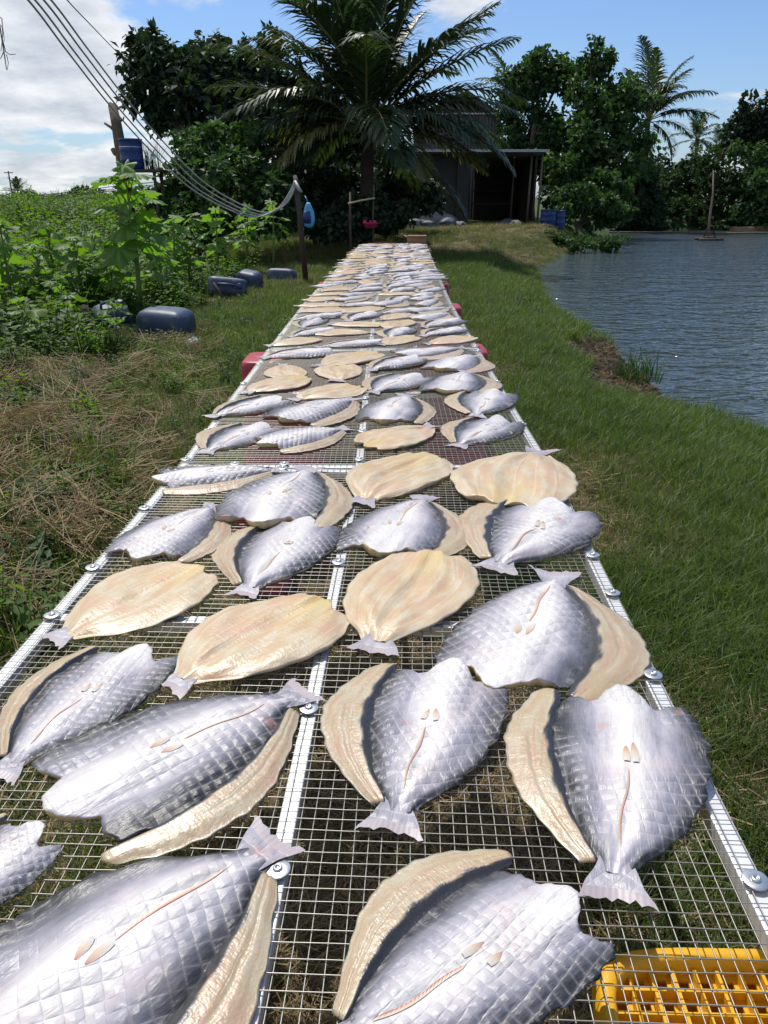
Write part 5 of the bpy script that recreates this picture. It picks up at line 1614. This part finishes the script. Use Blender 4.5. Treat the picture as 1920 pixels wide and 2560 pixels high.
# roof: corrugated sheet
mb = MB()
xa, xb = wx_(700), wx_(1172)
nn = 120
vs = []
for i in range(nn + 1):
    xx = xa + (xb - xa) * i / nn
    zz_ = .02 * math.sin(i * PI / 2)
    vs += [(xx - S0.x, SY - .75 - S0.y, wz_(329) + zz_ - S0.z), (xx - S0.x, SY + 6.4 - S0.y, wz_(329) - .25 + zz_ - S0.z)]
mb.add(vs, [(2 * i, 2 * i + 2, 2 * i + 3, 2 * i + 1) for i in range(nn)])
mb.build('roof', M_METROOF, shed, True)
sb('beam', xa + .1, xb - .1, SY - .42, SY - .30, ze + .002, ze + .1, M_DARKW)
sb('fascia', xa, xb, SY - .79, SY - .76, wz_(329) - .06, wz_(329) + .035, M_METROOF)
for px, dy in ((1143, .2), (1162, -.2), (1125, 2.5)):
    o = MB().tube([(wx_(px) - S0.x, SY + dy - S0.y, gz - .1 - S0.z), (wx_(px) - S0.x + .03, SY + dy - S0.y, ze - S0.z)], .045, 8).build('post', M_DEAD, shed, True)
sb('shelf', wx_(1040), wx_(1130), SY + 3, SY + 3.8, gz + .75, gz + .80, M_DARKW)
sb('shelf', wx_(1050), wx_(1140), SY + 4.8, SY + 5.4, gz + 1.3, gz + 1.36, M_DARKW)
# the barn behind: corrugated gable wall
bn = empty('barn', (wx_(1020, 40), at_d(830, 430, 40).y, gz)); tag(bn, 'grey corrugated barn wall with dark roof showing between palm and trees', 'barn')
B0 = Vector(bn.location); xa, xb = wx_(900, 40), wx_(1074, 40); zt = wz_(254, 40)
vs, fs = [], []
for i in range(101):
    xx = xa + (xb - xa) * i / 100 - B0.x; yy = .03 * (1 if i % 4 in (1, 2) else -1)
    vs += [(xx, yy, -.2), (xx, yy, zt - gz)]
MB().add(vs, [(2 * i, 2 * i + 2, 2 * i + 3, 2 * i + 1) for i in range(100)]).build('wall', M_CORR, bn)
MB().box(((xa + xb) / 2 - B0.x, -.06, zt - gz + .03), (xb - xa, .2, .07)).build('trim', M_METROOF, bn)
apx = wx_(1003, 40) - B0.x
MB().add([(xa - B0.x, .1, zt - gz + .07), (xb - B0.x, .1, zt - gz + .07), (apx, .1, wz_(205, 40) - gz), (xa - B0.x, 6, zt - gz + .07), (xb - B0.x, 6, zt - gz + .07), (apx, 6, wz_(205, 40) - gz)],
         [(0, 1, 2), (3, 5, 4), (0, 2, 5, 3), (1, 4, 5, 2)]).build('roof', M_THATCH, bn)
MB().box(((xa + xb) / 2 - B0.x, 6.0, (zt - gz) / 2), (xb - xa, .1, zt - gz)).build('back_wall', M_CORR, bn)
# small stuff about the shed, each a thing
def sack(px, py, dp, s, mat, label, seed):
    p = at_d(px, py, dp); p.z = Gs(p.x, p.y)
    e = empty('sack', (p.x, p.y, p.z - .02)); tag(e, label, 'sack', 'sacks and rubbish heaped before the shed wall')
    e.rotation_euler = (0, 0, seed * 1.3)
    r_ = random.Random(seed)
    secs = [(h_ * s, w_ * s * r_.uniform(.85, 1.15), w_ * s * .72 * r_.uniform(.8, 1.2), r_.uniform(-.04, .04) * s, r_.uniform(-.03, .03) * s) for h_, w_ in ((0, .24), (.05, .29), (.11, .29), (.17, .25), (.22, .17), (.245, .07))]
    MB().loft(secs, 2.3, 22, noise=.13, seed=seed).build('body', mat, e, True)
    MB().tube([(.16 * s, 0, .14 * s), (.24 * s, .02 * s, .15 * s), (.31 * s, .05 * s, .10 * s)], [.07 * s, .04 * s, .055 * s], 8).build('neck', mat, e, True)
SK = [(893, 482, 29, 1.5, M_SACK, 'pale sack lying before the shed wall, nearest the cardboard box'), (912, 478, 30, 1.2, M_SACK, 'small white bag among the rubbish before the shed wall'), (945, 474, 31, 2.4, M_SACK, 'tall grey sack leaning in the middle of the rubbish heap'),
      (968, 484, 30, 1.6, M_SACKB, 'bluish sheet bundle beside the tall grey sack'), (925, 490, 29, 1.3, M_SACKB, 'blue-grey bundle low in front of the rubbish heap'), (860, 476, 31, 1.6, M_SACKB, 'dark blue bundle at the left of the rubbish heap'),
      (992, 490, 30, 1.0, M_SACK, 'small sack at the foot of the concrete pillar'), (1098, 485, 31, 1.2, M_SACKB, 'blue bundle at the shed opening next to the drums'), (1112, 487, 30.5, 1.0, M_SACK, 'pale bag at the shed opening next to the drums')]
for i, a in enumerate(SK): sack(*a, i + 3)
def drum(px, dp, r_, h_, label):
    p = at_d(px, 480, dp); z = Gs(p.x, p.y)
    e = empty('drum', (p.x, p.y, z)); tag(e, label, 'drum')
    MB().lathe([(r_ * .94, 0), (r_, .04), (r_, h_ * .33), (r_ * 1.03, h_ * .35), (r_, h_ * .37), (r_, h_ * .66), (r_ * 1.03, h_ * .68), (r_, h_ * .7), (r_, h_ - .03), (r_ * 1.04, h_), (r_ * .97, h_), (r_ * .95, h_ - .1)], n=28).build('body', M_BLUE2, e, True)
    MB().lathe([(r_ * 1.02, h_ * .9), (r_ * 1.05, h_ * .92), (r_ * 1.02, h_ * .94)], n=28).build('rim', M_DARKW, e, True)
drum(1183, 30.5, .30, .62, 'blue drum standing at the shed corner, nearer the opening')
drum(1205, 30.8, .27, .72, 'blue drum at the shed corner, nearer the pond')

# ------------------------------------------------------------------ in the pond
p = at_z(1280, 497, WATER_Z); 
fl = empty('float_raft', (p.x, p.y, WATER_Z)); tag(fl, 'white foam float at the pond corner under the jug', 'float')
bevel(MB().box((0, 0, .06), (1.0, .5, .22)).build('body', M_FOAM, fl), .03)
jg = empty('water_jug', (p.x - .05, p.y, WATER_Z + .17)); tag(jg, 'white plastic jug standing on the foam float', 'jug')
MB().loft([(0, .2, .15, 0, 0), (.03, .21, .16, 0, 0), (.42, .21, .16, 0, 0), (.5, .17, .12, 0, 0), (.55, .06, .06, 0, 0), (.62, .06, .06, 0, 0)], 4, 24).build('body', M_WHITE, jg, True)
MB().tube([(-.15, 0, .48), (-.12, 0, .58), (0, 0, .58)], .02, 6).build('handle', M_WHITE, jg, True)
for a, b, dz_, lab in (((1318, 499), (1500, 488), .03, 'upper floating bamboo pole across the far pond'), ((1310, 503), (1580, 504), .03, 'long floating bamboo pole across the far pond, nearer one'), ((1545, 506), (1720, 505), .04, 'floating bamboo pole by the raft at the right border')):
    A, B = at_z(*a, WATER_Z), at_z(*b, WATER_Z)
    o = MB().tube([A + Vector((0, 0, dz_)), A.lerp(B, .5) + Vector((0, 0, dz_ + .02)), B + Vector((0, 0, dz_))], [.045, .05, .045], 8).build('bamboo_pole', M_DEAD, None, True)
    tag(o, lab, 'bamboo pole', 'bamboo poles floating on the pond')
p = at_z(1531, 519, WATER_Z)
rf = empty('pond_raft', (p.x, p.y, WATER_Z)); tag(rf, 'small dark raft with a motor frame carrying the upright pole', 'raft')
for s in (-.3, 0, .3): MB().tube([(-.55, s, .04), (.55, s, .04)], .07, 8).build('log', M_DARKW, rf, True)
MB().box((0, 0, .14), (.5, .5, .05)).build('deck', M_DARKW, rf)
for s in (-1, 1): MB().tube([(s * .25, 0, .15), (s * .12, 0, .6), (0, 0, .62)], .03, 6).build('brace', M_DARKW, rf, True)
pp = empty('mooring_pole', (p.x, p.y - .05, WATER_Z)); tag(pp, 'tall thin crooked pole standing in the pond at the raft', 'pole')
k0 = Vector(pp.location)
dpp = (p - Vector((0, 0, CAMZ))).y * math.cos(PITCH) + (CAMZ - WATER_Z) * math.sin(PITCH)
MB().tube([(0, 0, -.8), at_d(1533, 470, dpp) - k0, at_d(1540, 420, dpp) - k0, at_d(1541, 368, dpp) - k0], [.07, .06, .045, .025], 8).build('shaft', M_DEAD, pp, True)
for (px, py, lab) in ((1640, 500, 'brown floating box on the pond near the right border'), (1600, 502, 'brown floating box on the pond left of the border one')):
    p = at_z(px, py, WATER_Z)
    e = empty('floating_box', (p.x, p.y, WATER_Z)); tag(e, lab, 'float')
    bevel(MB().box((0, 0, .12), (1.1, .6, .32)).build('body', M_CARD, e), .02)
    MB().box((0, 0, .29), (1.2, .2, .03)).build('plank', M_DEAD, e)

# reeds on the bank, and the bare twig hanging in at the top left
for i, (px, py, s, lab) in enumerate([(1370, 822, 1.0, 'leafy reed clump on the mud at the water edge, the biggest'), (1225, 735, .7, 'reed clump at the water line, middle of the bank'), (1120, 672, .8, 'dark low tuft on the far bank where the shore bends'), (1150, 690, .6, 'smaller dark tuft just before the one at the bend')]):
    q = on_ground(px, py)
    e = empty('reed_clump', q); tag(e, lab, 'reeds')
    link('foliage', blades_mesh('foliage', 110, .15 * s, .42 * s, .007, .26 * s, .9, (L_MID, L_GRASS, L_DARK, L_DARK)[i], random.Random(i + 50)), e)
    link('stem', straw_mesh('stem', 14, .2 * s, .4 * s, .2 * s, L_STRAW, random.Random(i + 80), .2 * s, .003), e)
tw = empty('bare_twig', at_d(-60, 30, 5.0)); tag(tw, 'bare hanging twig entering at the top left corner', 'twig')
k0 = Vector(tw.location)
for pts, r0 in (([(-60, -40), (-20, 10), (0, 60), (8, 110), (14, 150)], .007), ([(-10, 30), (4, 40), (6, 75), (2, 110)], .004), ([(2, 70), (12, 112), (22, 118), (34, 117)], .004), ([(8, 112), (2, 125), (-6, 132)], .003), ([(14, 118), (18, 135), (16, 152)], .003), ([(-4, 50), (6, 60), (10, 90)], .003)):
    MB().tube([at_d(a, b, 5.0) - k0 for a, b in pts], [r0 * (1 - .7 * i / len(pts)) for i in range(len(pts))], 5).build('branch', M_DEAD, tw, True)
